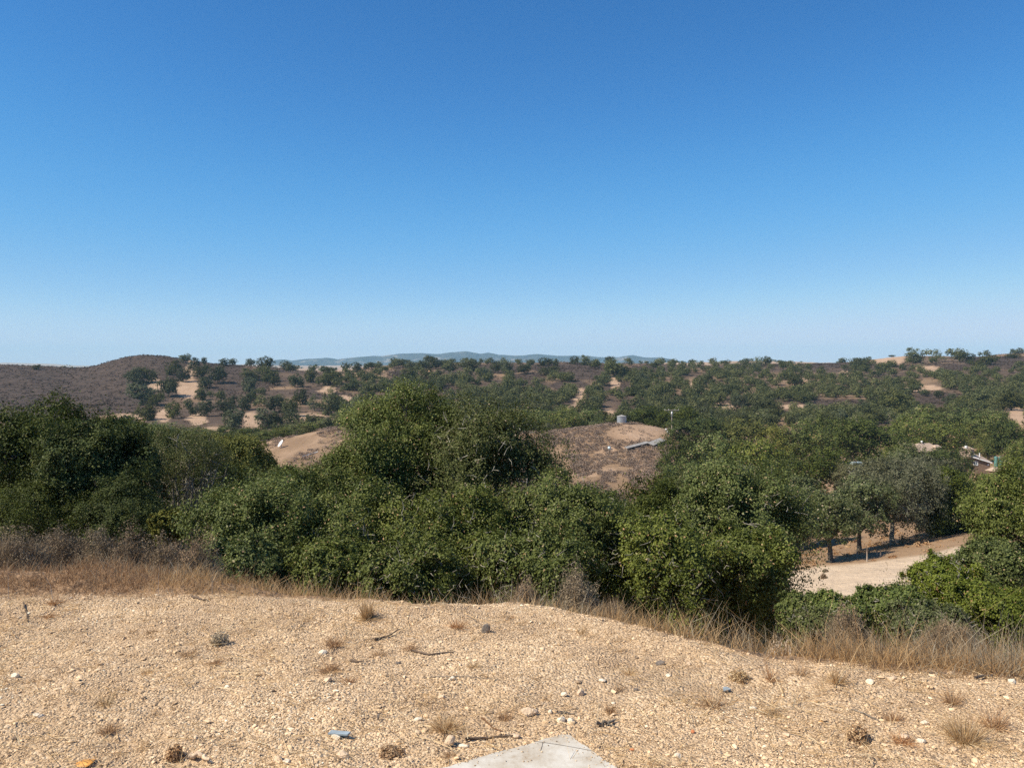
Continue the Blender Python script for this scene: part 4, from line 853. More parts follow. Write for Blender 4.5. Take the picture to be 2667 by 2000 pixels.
GT = [(957, 1612, 55, 62, 'grass', 'tallest upright straw tuft standing on the gravel near its far edge', 260, .25),
 (1190, 1634, 60, 32, 'grass_red', 'spreading tuft right of the tallest tuft, left of the dark stone', 110, .8),
 (870, 1682, 75, 32, 'grass_red', 'leaning tuft below and left of the tallest tuft', 120, .9),
 (1066, 1692, 50, 24, 'grass_red', 'rusty tuft above the long twig in the middle of the gravel', 90, .9),
 (988, 1711, 55, 18, 'grass_red', 'flat rusty tuft just left of the long twig', 80, 1.2),
 (858, 1750, 80, 32, 'grass_red', 'wide rusty tuft in the middle left of the gravel', 150, 1.0),
 (905, 1780, 50, 22, 'grass_red', 'small rusty tuft under the wide rusty tuft', 80, 1.1),
 (1330, 1611, 45, 12, 'grass_red', 'tiny rust red tuft near the far edge at the middle', 80, 1.2),
 (1516, 1650, 50, 42, 'grass', 'sparse thin tuft alone right of the middle near the far edge', 40, .7),
 (1232, 1738, 45, 26, 'grass', 'pale thin tuft right of the long twig', 50, .8),
 (145, 1572, 60, 28, 'grass_red', 'brown tuft at the far left end of the gravel edge', 110, .7),
 (128, 1608, 40, 20, 'grass_red', 'small round rusty tuft at the left, below the edge grass', 80, .8),
 (390, 1650, 40, 14, 'grass_red', 'little orange tuft on the upper left gravel', 50, 1.0),
 (385, 1755, 45, 20, 'grass', 'flattened straw tuft on the left gravel', 70, 1.0),
 (488, 1705, 60, 22, 'grass_red', 'loose brownish tuft left below the dark weed', 80, 1.0),
 (562, 1731, 50, 18, 'grass_red', 'low brown tuft below the dark weed', 70, 1.0),
 (275, 1838, 60, 55, 'grass', 'thin tuft with a long bent stalk on the lower left gravel', 60, .7),
 (280, 1918, 60, 35, 'grass_red', 'dark rusty tuft near the lower left corner', 100, .9),
 (1160, 1905, 95, 50, 'grass', 'fluffy straw tuft beside the round stone left of the slab', 170, .9),
 (1315, 1878, 45, 32, 'grass_red', 'brown tuft above the tip of the slab', 110, .8),
 (1172, 1972, 50, 18, 'grass_red', 'small rust tuft close to the left edge of the slab', 80, 1.0),
 (1640, 1757, 50, 30, 'grass', 'pale feathery tuft right of centre', 60, .8),
 (1612, 1808, 35, 42, 'grass_red', 'thin brown stalky tuft right of the pink stone', 36, .6),
 (1590, 1862, 45, 35, 'grass_red', 'dark brown tuft above and right of the slab corner', 90, .7),
 (1860, 1842, 100, 45, 'grass_red', 'reddish tuft below the blue shard', 90, .9),
 (2015, 1868, 65, 35, 'grass', 'rounded fuzzy tuft right of the white stones', 110, .8),
 (2010, 1772, 60, 70, 'grass_red', 'tall twiggy brown stalks right of the grey woody clump', 50, .5),
 (2090, 1760, 60, 55, 'grass_red', 'stalky brown tuft below the dry grass band', 60, .6),
 (2178, 1778, 60, 60, 'grass', 'golden tuft at the edge of the dry grass band', 130, .6),
 (2330, 1880, 60, 50, 'grass_red', 'rusty tuft in the right part of the gravel', 90, .8),
 (2480, 1830, 70, 60, 'grass_red', 'dark brown tuft near the right edge of the gravel', 120, .7),
 (2510, 1935, 120, 95, 'grass', 'big golden tuft in the lower right corner', 260, .7),
 (2590, 1900, 90, 60, 'grass_red', 'orange tuft right of the big golden tuft', 150, .7),
 (2350, 1935, 70, 35, 'grass_red', 'low reddish tuft left of the big golden tuft', 100, 1.0)]
for i, a in enumerate(GT): grass_tuft(*a[:6], int(a[6] * (1.3 if i in (0, 18, 31) else .85)), i, a[7])

# dark weeds
def weed(cx, by, w, h, mat, label, seed):
    rng = np.random.default_rng(4500 + seed); p = hit(cx, by); s = p[1] / FPX; n = 420
    d = unit(rng.normal(size=(n, 3))); d[:, 2] = np.abs(d[:, 2]); C = d * rng.uniform(.3, 1, (n, 1)) * [w * s / 2, w * s / 2, h * s]
    t = empty('low_weed', p); tag(t, label, 'weed', 'low weeds on the gravel')
    V, F, T = leaves(C, unit(d + rng.normal(size=(n, 3)) * .6), rng.uniform(.010, .02, n), rng.random(n), rng)
    link('leaves', np_mesh('leaves', V, F, M[mat], {'tint': T}), t)
    mb = MB()
    for _ in range(14):
        e = unit(rng.normal(size=3) * [1, 1, .3] + [0, 0, .5]) * [w * s * .45, w * s * .45, h * s]
        mb.tube([[0, 0, 0], e * .5 + [0, 0, .006], e], [.0022, .0016, .0008], 4, False)
    mb.build('stems', M['darktwig'], t)
weed(572, 1682, 52, 32, 'grass_grey', 'dark grey green weed with a curled stalk on the upper left gravel', 0)
weed(2235, 1932, 62, 42, 'grass_red', 'dark mossy brown lump of weed on the lower right gravel', 1)
weed(455, 1975, 50, 36, 'grass_red', 'dark rusty dead weed near the bottom left', 2)
weed(1925, 1775, 60, 24, 'grass', 'grey woody clump of dead stems right of the middle', 3)
weed(1020, 1965, 70, 18, 'grass_red', 'dark flat weed left of the slab near the bottom', 4)

# ------------------------------------------------------------------ gravel and stones
def ico():
    g = (1 + 5 ** .5) / 2
    V = unit(np.array([(-1, g, 0), (1, g, 0), (-1, -g, 0), (1, -g, 0), (0, -1, g), (0, 1, g), (0, -1, -g), (0, 1, -g), (g, 0, -1), (g, 0, 1), (-g, 0, -1), (-g, 0, 1)], float))
    F = np.array([(0, 11, 5), (0, 5, 1), (0, 1, 7), (0, 7, 10), (0, 10, 11), (1, 5, 9), (5, 11, 4), (11, 10, 2), (10, 7, 6), (7, 1, 8), (3, 9, 4), (3, 4, 2), (3, 2, 6), (3, 6, 8), (3, 8, 9), (4, 9, 5), (2, 4, 11), (6, 2, 10), (8, 6, 7), (9, 8, 1)])
    return V, F
OCT = (np.array([(1, 0, 0), (-1, 0, 0), (0, 1, 0), (0, -1, 0), (0, 0, 1), (0, 0, -1.)]), np.array([(0, 2, 4), (2, 1, 4), (1, 3, 4), (3, 0, 4), (2, 0, 5), (1, 2, 5), (3, 1, 5), (0, 3, 5)]))
def stones(name, n, smin, smax, shape, seed, label, power=2.2, ymin=2.5):
    rng = np.random.default_rng(seed); Y = rng.uniform(ymin, 5.8, n); X = rng.uniform(-1, 1, n) * (Y * .70 + .1)
    e = edgeY(X); k = (Y < e + .12 * rng.random(n)) & ~in_slab(X, Y, -.16 * rng.random(n) ** 14 + .003)
    k &= rng.random(n) < np.clip(fbm(X * 1.5, Y * 1.5, 4, 70) * 4.2 - 1.25, .10, 1)
    X, Y = X[k], Y[k]; n = len(X)
    gz = np.where(in_slab(X, Y, 0), .041, H(X, Y))
    s = smin + (smax - smin) * rng.random(n) ** power
    bV, bF = shape; m = len(bV)
    V = np.broadcast_to(bV, (n, m, 3)) * rng.uniform(.72, 1.25, (n, m, 1)) * (rng.uniform(.55, 1.15, (n, 1, 3)) * [1.25, .95, .5])
    a = rng.uniform(0, 6.28, n); ca, sa = np.cos(a), np.sin(a); tl = rng.normal(0, .35, n); cb, sb = np.cos(tl), np.sin(tl)
    x, y, z = V[..., 0], V[..., 1], V[..., 2]
    y, z = y * cb[:, None] - z * sb[:, None], y * sb[:, None] + z * cb[:, None]
    x, y = x * ca[:, None] - y * sa[:, None], x * sa[:, None] + y * ca[:, None]
    V = np.stack([x, y, z], -1) * s[:, None, None] * .5 + np.stack([X, Y, gz + s * .12], -1)[:, None]
    F = (bF[None] + (np.arange(n) * m)[:, None, None]).reshape(-1, 3)
    t = np.clip(rng.beta(2.2, 2.2, n) + .7 * (fbm(X * 1.1, Y * 1.1, 4, 9) - .5) + .02, 0, 1); t = np.where(rng.random(n) < .03, rng.uniform(0, .06, n), t)
    print(name, n)
    tag(link(name, np_mesh(name, V.reshape(-1, 3), F, M['stone'], {'tint': np.repeat(t, m)})), label, 'gravel', kind='stuff')
stones('gravel_chips', 270000, .004, .0108, OCT, 71, 'fine crushed tan limestone chips covering the levelled ground', 1.3)
stones('gravel_stones', 9000, .010, .030, ico(), 72, 'coarser pale limestone gravel scattered over the levelled ground', 3.2)

def rock(cx, by, w, h, mat, label, seed, name='loose_stone', dep=1.0, flat=None, rz=0, cat='stone', group='larger loose stones on the gravel'):
    rng = np.random.default_rng(5000 + seed); p = hit(cx, by); s = p[1] / FPX
    V, F = ico()
    mid = {}; V = list(V); F2 = []
    def m(a, b):
        k = (min(a, b), max(a, b))
        if k not in mid: V.append(unit(np.array(V[a]) + np.array(V[b]))); mid[k] = len(V) - 1
        return mid[k]
    for a, b, c in F:
        x, y, z = m(a, b), m(b, c), m(c, a); F2 += [(a, x, z), (x, b, y), (z, y, c), (x, y, z)]
    V = np.array(V); pl = unit(rng.normal(size=(9, 3))); dd = V @ pl.T; cut = np.where(dd > .56, .56 / np.maximum(dd, .01), 1).min(1); V = V * cut[:, None]
    V = V * rng.uniform(.95, 1.05, (len(V), 1)) * [w * s * .66, w * s * .5 * dep, h * s * .66]
    ca, sa = math.cos(rz), math.sin(rz); V = V @ np.array([[ca, sa, 0], [-sa, ca, 0], [0, 0, 1]])
    o = link(name, np_mesh(name, V, np.array(F2), M[mat]), None, p + [0, w * s * .25, h * s * .26]); tag(o, label, cat, group)
RK = [(1268, 1650, 22, 26, 'rock_dark', 'dark upright stone chunk near the far edge, right of the spreading tuft'),
 (1514, 1814, 24, 17, 'rock', 'pinkish block shaped stone right of centre'),
 (1468, 1820, 17, 12, 'rock_white', 'white stone just left of the pinkish block stone'),
 (1433, 1857, 13, 12, 'rock_white', 'small bright white stone above the curved pale stone'),
 (1378, 1874, 42, 20, 'rock', 'long curved pale stone above the tip of the slab'),
 (1462, 1882, 28, 18, 'rock_white', 'rounded pale stone above the slab, left of a pair'),
 (1488, 1884, 18, 18, 'rock_white', 'rounded pale stone above the slab, right of a pair'),
 (1169, 1946, 30, 28, 'rock', 'rounded tan stone leaning in the fluffy straw tuft'),
 (1205, 1952, 26, 12, 'rock_white', 'flat pale stone right of the rounded tan stone'),
 (874, 1932, 24, 15, 'rock_white', 'white stone under the blue grey slate'),
 (840, 1702, 22, 12, 'rock_white', 'flat white stone below the leaning tuft'),
 (1178, 1776, 20, 10, 'rock_white', 'flat white stone in the middle of the gravel'),
 (1765, 1975, 22, 14, 'rock_white', 'white stone near the bottom, right of the slab'),
 (1088, 1880, 22, 12, 'rock_white', 'pale flat stone above the fluffy straw tuft'),
 (1152, 1823, 18, 13, 'rock', 'pale orange stone left of centre'),
 (852, 1776, 24, 15, 'rock', 'tan rounded stone under the wide rusty tuft'),
 (2402, 1945, 20, 16, 'rock_white', 'white stone in the lower right, left of the golden tuft'),
 (2410, 1888, 18, 13, 'rock_white', 'white stone above the lower right white stone'),
 (2488, 1958, 18, 13, 'rock', 'pale stone under the big golden tuft'),
 (2355, 1932, 26, 14, 'rock', 'pinkish stone left of the lower right white stone'),
 (1965, 1855, 20, 13, 'rock_white', 'white stone left of the rounded fuzzy tuft'),
 (2052, 1918, 20, 12, 'rock', 'tan stone in the lower right middle'),
 (1568, 1776, 20, 10, 'rock_white', 'flat white stone right of the middle, near the feathery tuft'),
 (1742, 1762, 20, 8, 'rock_white', 'thin flat white stone left of the grey woody clump'),
 (1796, 1742, 12, 12, 'rock', 'upright yellowish stone right of the grey wedge stone'),
 (1722, 1732, 26, 12, 'rock_dark', 'grey wedge stone on the right part of the gravel'),
 (1657, 1804, 12, 7, 'rock_dark', 'small black stone right of the pinkish block stone'),
 (1038, 1731, 14, 8, 'rock_dark', 'small dark stone below the long twig'),
 (985, 1880, 8, 18, 'rock_dark', 'thin dark upright sliver above the fluffy straw area'),
 (2270, 1785, 22, 14, 'rock_white', 'pale stone near the dry grass band at the right'),
 (2325, 1780, 24, 14, 'rock', 'yellowish stone at the right by the dry grass band'),
 (2640, 1785, 24, 14, 'rock_white', 'pale stone at the far right edge of the gravel'),
 (38, 1768, 22, 12, 'rock_white', 'whitish stone on the left gravel near the edge of view'),
 (95, 1875, 26, 12, 'rock_white', 'white flat stone near the lower left corner'),
 (1340, 1920, 24, 12, 'rock', 'pale stone touching the left side of the slab tip'),
 (890, 1975, 34, 20, 'rock', 'large tan stone at the bottom left of the slab'),
 (720, 1990, 30, 18, 'rock', 'broad tan stone at the bottom edge, left'),
 (745, 1998, 26, 14, 'rock_white', 'pale stone at the very bottom, left of the slab')]
for i, a in enumerate(RK): rock(*a, i)
rock(1805, 1911, 12, 9, 'redchip', 'orange red clay chip right of the slab', 60, name='clay_chip', cat='clay chip', group='small red and orange bits on the gravel')
rock(1647, 1965, 14, 8, 'redchip', 'red clay chip near the right side of the slab', 61, name='clay_chip', cat='clay chip', group='small red and orange bits on the gravel')
rock(2138, 1884, 12, 8, 'orange', 'orange chip in the right part of the gravel', 62, name='clay_chip', cat='clay chip', group='small red and orange bits on the gravel')
rock(220, 1996, 44, 12, 'orange', 'orange curled leaf at the bottom edge near the left corner', 63, name='dry_leaf', cat='leaf', group='small red and orange bits on the gravel')

def shard(px, by, pts, th, mat, label, rz=0):
    p = hit(px, by); mb = MB(); mb.prism(pts, 0, th); o = mb.build('slate_shard', M[mat], None, False, p + [0, 0, .012]); o.rotation_euler = (.12, -.1, rz); tag(o, label, 'slate', 'slate shards on the gravel')
shard(885, 1918, [(-.05, -.012), (.045, -.018), (.05, .004), (-.045, .014)], .007, 'slate', 'long blue grey slate bar lying on the gravel left of the slab', -.25)
shard(1890, 1806, [(-.02, -.012), (.025, -.008), (.016, .018), (-.004, .02)], .006, 'slate', 'small triangular blue grey shard on the right of the gravel', .2)

def twig(pts, r, label, mat='twig', seed=0):
    Q = [hit(*q_) for q_ in pts]; o = Q[0]; mb = MB(); rng = np.random.default_rng(seed)
    T = []
    for a, b in zip(Q[:-1], Q[1:]):
        for t in np.linspace(0, 1, 5)[:-1]: T.append(a + (b - a) * t + rng.normal(size=3) * r * .5)
    T.append(Q[-1]); T = np.array(T) - o; T[:, 2] += r * 1.6
    mb.tube(T, np.linspace(r, r * .5, len(T)), 6)
    k = len(T) // 2; mb.tube([T[k], T[k] + rng.normal(size=3) * [.03, .03, .004] + [0, 0, r]], [r * .5, r * .25], 5)
    ob = mb.build('dead_twig', M[mat], None, True, o); tag(ob, label, 'twig', 'dead twigs on the gravel')
TW = [([(1070, 1698), (1120, 1708), (1185, 1702)], .006, 'long dark twig lying in the middle of the gravel', 'darktwig'),
 ([(975, 1672), (1010, 1662), (1045, 1642)], .006, 'bent grey twig right below the tallest tuft', 'darktwig'),
 ([(912, 1727), (930, 1730), (946, 1733)], .006, 'short brown bark piece left of the small dark stone', 'darktwig'),
 ([(1208, 1935), (1270, 1930), (1335, 1925)], .006, 'dark twig beside the left side of the slab tip', 'darktwig'),
 ([(1555, 1896), (1580, 1890), (1605, 1880)], .008, 'grey wood sliver right above the slab corner', 'twig'),
 ([(1255, 1880), (1280, 1895), (1310, 1912)], .004, 'pale straw stick crossing above the slab left side', 'grass_red'),
 ([(1100, 1770), (1190, 1768), (1300, 1775)], .003, 'long thin straw lying right across the middle gravel', 'twig'),
 ([(500, 1560), (520, 1563), (540, 1567)], .008, 'dark stick on the far left edge of the gravel', 'darktwig'),
 ([(505, 1980), (525, 1990), (545, 1998)], .012, 'pinkish wooden stick at the bottom edge left of centre', 'rock'),
 ([(2220, 1850), (2250, 1865), (2290, 1885)], .004, 'thin curved straw stalk on the right gravel', 'twig'),
 ([(2540, 1772), (2580, 1765), (2600, 1758)], .007, 'short broken stick by the far right edge', 'twig'),
 ([(1450, 1861), (1470, 1863), (1492, 1866)], .005, 'grey twig above the rounded pair of pale stones', 'twig'),
 ([(60, 1580), (68, 1600), (72, 1625)], .005, 'curved dark stem at the far left of the gravel', 'darktwig')]
for i, (p_, r, l, m_) in enumerate(TW): twig(p_, r, l, m_, i)

# tall single stalks in the grass
def stalk(cx, by, dx, h, label, seed):
    rng = np.random.default_rng(seed); p = hit(cx, by); s = p[1] / FPX; mb = MB()
    mb.tube([[0, 0, -.02], [dx * s * .2, 0, h * s * .5], [dx * s, .01, h * s]], [.0018, .0015, .001], 5)
    o = mb.build('dry_stalk', M['pole'], None, True, p); tag(o, label, 'dry stalk', 'single dry stalks')
stalk(138, 1562, -30, 70, 'bent bleached stalk above the brown tuft at the far left', 1)
stalk(22, 1560, -4, 110, 'straight bleached stalk at the left edge of the view', 2)
stalk(412, 1550, 4, 95, 'upright straw stalk in front of the brown brush', 3)
stalk(552, 1552, 6, 85, 'upright straw stalk before the bright green low oak', 4)

# ------------------------------------------------------------------ concrete slab
def slab():
    m, nt, o = new_mat('concrete'); L = nt.links; geo = N(nt, 'ShaderNodeNewGeometry')
    def nz(s, d, r): n = N(nt, 'ShaderNodeTexNoise', Scale=s, Detail=d, Roughness=r); L.new(geo.outputs['Position'], n.inputs['Vector']); return n
    a = nz(6., 7., .65); b_ = nz(90., 3., .6)
    r = ramp(nt, [(.33, (.36, .27, .17)), (.45, (.50, .44, .35)), (.6, (.62, .58, .50)), (.8, (.66, .63, .56))]); L.new(a.outputs[0], r.inputs[0])
    mx = nt.nodes.new('ShaderNodeMix'); mx.data_type = 'RGBA'; mx.blend_type = 'MULTIPLY'; mx.inputs[0].default_value = .35
    L.new(r.outputs[0], mx.inputs[6]); L.new(b_.outputs['Color'], mx.inputs[7])
    r2 = ramp(nt, [(.3, (.75, .75, .75)), (.7, (1, 1, 1))]); L.new(b_.outputs[0], r2.inputs[0]); L.new(r2.outputs[0], mx.inputs[7])
    b = N(nt, 'ShaderNodeBsdfPrincipled', Roughness=.85); L.new(mx.outputs[2], b.inputs['Base Color'])
    bp = N(nt, 'ShaderNodeBump', Strength=.25, Distance=.004); L.new(b_.outputs[0], bp.inputs['Height']); L.new(bp.outputs[0], b.inputs['Normal']); L.new(b.outputs[0], o.inputs[0])
    t = empty('concrete_slab', (.2, 2.5, 0)); tag(t, 'pale concrete slab whose cracked pointed corner enters at the bottom edge', 'concrete slab')
    # a little irregular along the edges
    rng = np.random.default_rng(3); pts = []
    for i in range(5):
        a0, a1 = SLAB[i], SLAB[(i + 1) % 5]; n = max(1, int(np.linalg.norm(a1 - a0) / .04))
        for k in range(n): pts.append(a0 + (a1 - a0) * k / n + rng.normal(size=2) * (.0025 if k else 0))
    pts = np.array(pts)[::-1] - [.2, 2.5]; c = pts.mean(0); n = len(pts)
    ins = pts + (c - pts) * (.007 / np.linalg.norm(c - pts, axis=1))[:, None]
    V = np.vstack([np.c_[pts, np.full(n, -.12)], np.c_[pts, np.full(n, .031)], np.c_[ins, np.full(n, .040)], [[c[0], c[1], .040]]])
    i = np.arange(n); j = (i + 1) % n
    link('slab_body', np_mesh('slab_body', V, [np.stack([i, j, n + j, n + i], 1), np.stack([n + i, n + j, 2 * n + j, 2 * n + i], 1), np.stack([2 * n + i, 2 * n + j, np.full(n, 3 * n)], 1)], m), t)
    def w(px, py): Y = (EYE - .041) * FPX / (py - HOR); return np.array([(px - CX) / FPX * Y - .2, Y - 2.5])
    mb = MB()
    for line in ([(1388, 1928), (1413, 1932), (1455, 1938), (1500, 1946), (1544, 1954)], [(1413, 1932), (1412, 1940), (1409, 1951)]):
        q_ = np.array([w(*a) for a in line]); d = np.gradient(q_, axis=0); nrm = unit(np.c_[-d[:, 1], d[:, 0]]) * .0013
        k = len(q_); V = np.vstack([np.c_[q_ - nrm, np.full(k, .0412)], np.c_[q_ + nrm, np.full(k, .0412)]])
        mb.add(V, [[a, a + 1, k + a + 1, k + a] for a in range(k - 1)])
    mb.build('crack', M['rock_dark'], t)
slab()

# ------------------------------------------------------------------ water tank, pole, sheds, dish
def on(px, Y): X = (px - CX) / FPX * Y; return np.array([X, Y, Hs(X, Y)])
p = on(1619, 247); t = empty('water_tank', p + [0, 0, .25]); tag(t, 'round galvanised water tank with a shallow cone roof on top of the brushy knoll', 'water tank')
mb = MB(); prof = [(1.42, 0)]
for i in range(12): prof += [(1.42, i * .16 + .03), (1.445, i * .16 + .08)]
prof += [(1.42, 1.96)]; mb.rev(prof, 40); mb.build('tank_body', M['metal'], t, True)
mb = MB(); mb.rev([(1.52, 1.92), (1.53, 1.99), (.25, 2.36), (.22, 2.40), (0, 2.41)], 40); mb.build('roof', M['metal_roof'], t)
mb = MB(); mb.rev([(.0, -.01), (1.7, -.01), (1.7, -.6), (0, -.6)], 30); mb.build('gravel_base', M['rock'], t)
mb = MB(); mb.tube([(1.2, -1.05, -.2), (1.2, -1.05, 1.65), (1.0, -.85, 1.8)], .05, 6); mb.build('pipe', M['white'], t)
p = on(1750, 238); gz = p[2]; topz = P(1750, 1068, 238)[2]; hp = topz - gz + .1
t = empty('utility_pole', p); tag(t, 'tall wooden utility pole with one long crossarm beside the knoll', 'utility pole')
mb = MB(); mb.tube([(0, 0, -.3), (0, 0, hp * .5), (0, 0, hp)], [.23, .20, .17], 10); mb.build('pole', M['pole'], t, True)
mb = MB(); mb.box((-.1, -.17, hp - .12), (4.3, .16, .24)); mb.build('crossarm', M['wood'], t)
for s in (-1, 1):
    mb = MB(); mb.tube([(s * 1.5, -.16, hp - .25), (s * .12, -.12, hp - 1.5)], .035, 5); mb.build('brace', M['wood'], t)
for x in (-2.1, 1.95, .9, -1.0):
    mb = MB(); mb.rev([(.0, 0), (.07, 0), (.09, .07), (.05, .12), (.08, .18), (0, .26)], 10, (x, -.17, hp - .04)); mb.build('insulator', M['white'], t, True)
mb = MB(); mb.rev([(0, 0), (.22, 0), (.24, .05), (.24, .6), (.18, .68), (0, .7)], 14, (-.1, -.42, hp - 1.25)); mb.build('transformer', M['white'], t, True)
mb = MB(); mb.box((-.12, -.3, hp - 1.75), (.5, .3, .2)); mb.build('bracket', M['metal'], t)
def leanto(c0, c1, Y0, Y1, drop, wdt, label, wall=True):
    """long low mono-pitch roof on posts between two ground pixels"""
    Y0 = hit(c0[0], c0[1] + 6, 185)[1] - .5; Y1 = hit(c1[0], c1[1] + 7, 185)[1] - .5
    a = P(c0[0], c0[1], Y0); b = P(c1[0], c1[1], Y1); o = (a + b) / 2; d = b - a; L_ = np.linalg.norm(d[:2]); u = np.array([d[0], d[1], 0]) / L_; v = np.array([-u[1], u[0], 0])
    t = empty('metal_roof_shelter', (o[0], o[1], Hs(o[0], o[1]))); tag(t, label, 'shelter', 'low sheet roofed shelters on the knoll'); off = o - np.array(t.location)
    mb = MB(); Q = []
    for s in (-1, 1):
        for e, zz in ((-1, 0), (1, drop)): Q.append(off + u * s * L_ / 2 + v * e * wdt / 2 + [0, 0, zz + s * d[2] / 2])
    Q = np.array(Q); V = np.vstack([Q, Q - [0, 0, .09]])
    mb.add(V, [[0, 2, 3, 1], [4, 5, 7, 6], [0, 1, 5, 4], [2, 6, 7, 3], [0, 4, 6, 2], [1, 3, 7, 5]]); mb.build('roof', M['metal_roof'], t)
    for k, Qi in enumerate(Q):
        g = Hs(t.location[0] + Qi[0], t.location[1] + Qi[1]) - t.location[2]
        mb = MB(); q0 = Qi * [.94, .94, 1]; mb.tube([(q0[0], q0[1], g - .2), (q0[0], q0[1], Qi[2] - .1)], .07, 6); mb.build('post', M['wood'], t)
    if wall:
        mb = MB(); W = []
        for s in (-1, 1):
            q1 = off + u * s * L_ * .46 - v * wdt * .10; g = Hs(t.location[0] + q1[0], t.location[1] + q1[1]) - t.location[2]
            for vv in (0, .1): W += [[q1[0] + v[0] * vv, q1[1] + v[1] * vv, g - .1], [q1[0] + v[0] * vv, q1[1] + v[1] * vv, q1[2] + s * d[2] / 2 + drop * .3 - .05]]
        mb.add(W, [[0, 4, 5, 1], [2, 3, 7, 6], [0, 1, 3, 2], [4, 6, 7, 5], [1, 5, 7, 3]]); mb.build('wall', M['darkwood'], t)
leanto((1630, 1167), (1688, 1152), 224, 229, .3, 1.1, 'long narrow sheet roof on posts on the face of the tank knoll')
leanto((1694, 1159), (1727, 1146), 224, 231, .6, 2.0, 'wider grey sheet roof on posts beside the dark oaks on the tank knoll')
p = hit(1587, 1172, 185); mb = MB(); mb.rev([(0, 0), (.36, 0), (.4, .03), (.4, .4), (.42, .43), (.4, .46), (.4, .85), (.37, .88), (0, .88)], 16)
o = mb.build('plastic_barrel', M['barrel'], None, True, p); tag(o, 'pale blue barrel in the brush below the water tank', 'barrel')
for i, (x, y, l) in enumerate([(1735, 1121, 'white bundle highest beside the foot of the utility pole'), (1738, 1127, 'round white bundle in the middle beside the utility pole foot'), (1743, 1133, 'lowest round white bundle beside the utility pole foot')]):
    p = hit(x, y, 185); rock(x, y, 5, 5, 'white', l, 80 + i, name='white_bundle', cat='bundle', group='white bundles by the utility pole')
    ob = col.objects[-1]; ob.location = p + [0, 0, .25]; sc = 5 * p[1] / FPX / (5 * hit(x, y)[1] / FPX); ob.scale = (sc,) * 3
# satellite dish
p = on(733, 226); t = empty('satellite_dish', p); tag(t, 'big white satellite dish tilted to the sky on the brown knoll at left', 'satellite dish')
mb = MB(); mb.tube([(0, 0, -.2), (0, 0, .75)], .09, 8); mb.build('post', M['metal'], t)
R = 1.15; prof = [(r, .34 * r * r / R) for r in np.linspace(0, R, 9)]; prof2 = [(r + .0, .34 * r * r / R - .05) for r in np.linspace(R, 0, 9)]
mb = MB(); mb.rev(prof + prof2, 36); V, F = mb.data()
dn = Vector((-.72, -.42, .56)).normalized(); Rm = np.array(dn.to_track_quat('Z', 'Y').to_matrix())
V = V @ Rm.T + [0, 0, 1.05]; link('dish', np_mesh('dish', V, F, M['white'], smooth=True), t)
mb = MB(); f = np.array(dn) * .75 + [0, 0, 1.05]
for a in (0, 2.1, 4.2): e = Rm @ np.array([R * .93 * math.cos(a), R * .93 * math.sin(a), .3]) + [0, 0, 1.05]; mb.tube([e, f], .018, 4)
mb.build('feed_struts', M['metal'], t); mb = MB(); mb.tube([f, f + np.array(dn) * .18], .08, 8); mb.build('feed_horn', M['metal'], t)
a = hit(787, 1190, 180); b = hit(828, 1178, 180)
if a is not None and b is not None:
    mb = MB(); mid_ = (a + b) / 2; mid_[2] = Hs(mid_[0], mid_[1]); mb.tube(np.array([a, mid_, b]) - a + [0, 0, .12], .09, 7)
    o = mb.build('white_pipe', M['white'], None, True, a); tag(o, 'thin white pipe lying on the slope of the dish knoll', 'pipe')

# ------------------------------------------------------------------ houses
def hip(mb, x0, x1, y0, y1, z0, h, ins, ov=.4, th=.15):
    x0 -= ov; x1 += ov; y0 -= ov; y1 += ov; ym = (y0 + y1) / 2
    V = [(x0, y0, z0), (x1, y0, z0), (x1, y1, z0), (x0, y1, z0), (x0 + ins, ym, z0 + h), (x1 - ins, ym, z0 + h)]
    V += [(x0, y0, z0 - th), (x1, y0, z0 - th), (x1, y1, z0 - th), (x0, y1, z0 - th)]
    mb.add(V, [[0, 1, 5, 4], [2, 3, 4, 5], [6, 7, 1, 0], [7, 8, 2, 1], [8, 9, 3, 2], [9, 6, 0, 3], [9, 8, 7, 6]], [[1, 2, 5], [3, 0, 4]])
# brown house
ref = P(2552, 1194, 200); gz = Hs(ref[0], 202)
t = empty('brown_house', (ref[0], 200, gz), math.radians(-10)); tag(t, 'brown walled house with tan sloping roof and white trimmed window among the right oaks', 'house')
zc = ref[2] - gz
def slope_z(x): return zc - .31 * x                                   # the eave falls to the right
mb = MB(); x0, x1 = -2.1, 2.4
V = [(x, y, z) for y in (.15, 4.6) for x, z in ((x0, -1), (x1, -1), (x1, slope_z(x1) - .12 + (.5 if y > 1 else 0)), (x0, slope_z(x0) - .12 + (.8 if y > 1 else 0)))]
mb.add(V, [[0, 1, 2, 3], [5, 4, 7, 6], [1, 5, 6, 2], [4, 0, 3, 7], [3, 2, 6, 7]]); mb.build('wall', M['brown'], t)
def slab_roof(xa, xb, ya, yb, fz, rise, th=.16):
    m_ = MB(); V = [(xa, ya, fz(xa)), (xb, ya, fz(xb)), (xb, yb, fz(xb) + rise * .6), (xa, yb, fz(xa) + rise)]; V += [(x, y, z - th) for x, y, z in V]
    m_.add(V, [[0, 1, 2, 3], [7, 6, 5, 4], [0, 4, 5, 1], [1, 5, 6, 2], [2, 6, 7, 3], [3, 7, 4, 0]]); return m_
mb = slab_roof(-2.5, 2.7, -.35, 4.9, slope_z, 1.15); rf = mb.build('roof', M['roof'], t)
mb = MB(); V = [(-2.5, -.38, slope_z(-2.5) - .02), (2.72, -.38, slope_z(2.72) - .02), (2.72, -.38, slope_z(2.72) - .30), (-2.5, -.38, slope_z(-2.5) - .30)]; V += [(x, y - .06, z) for x, y, z in V]
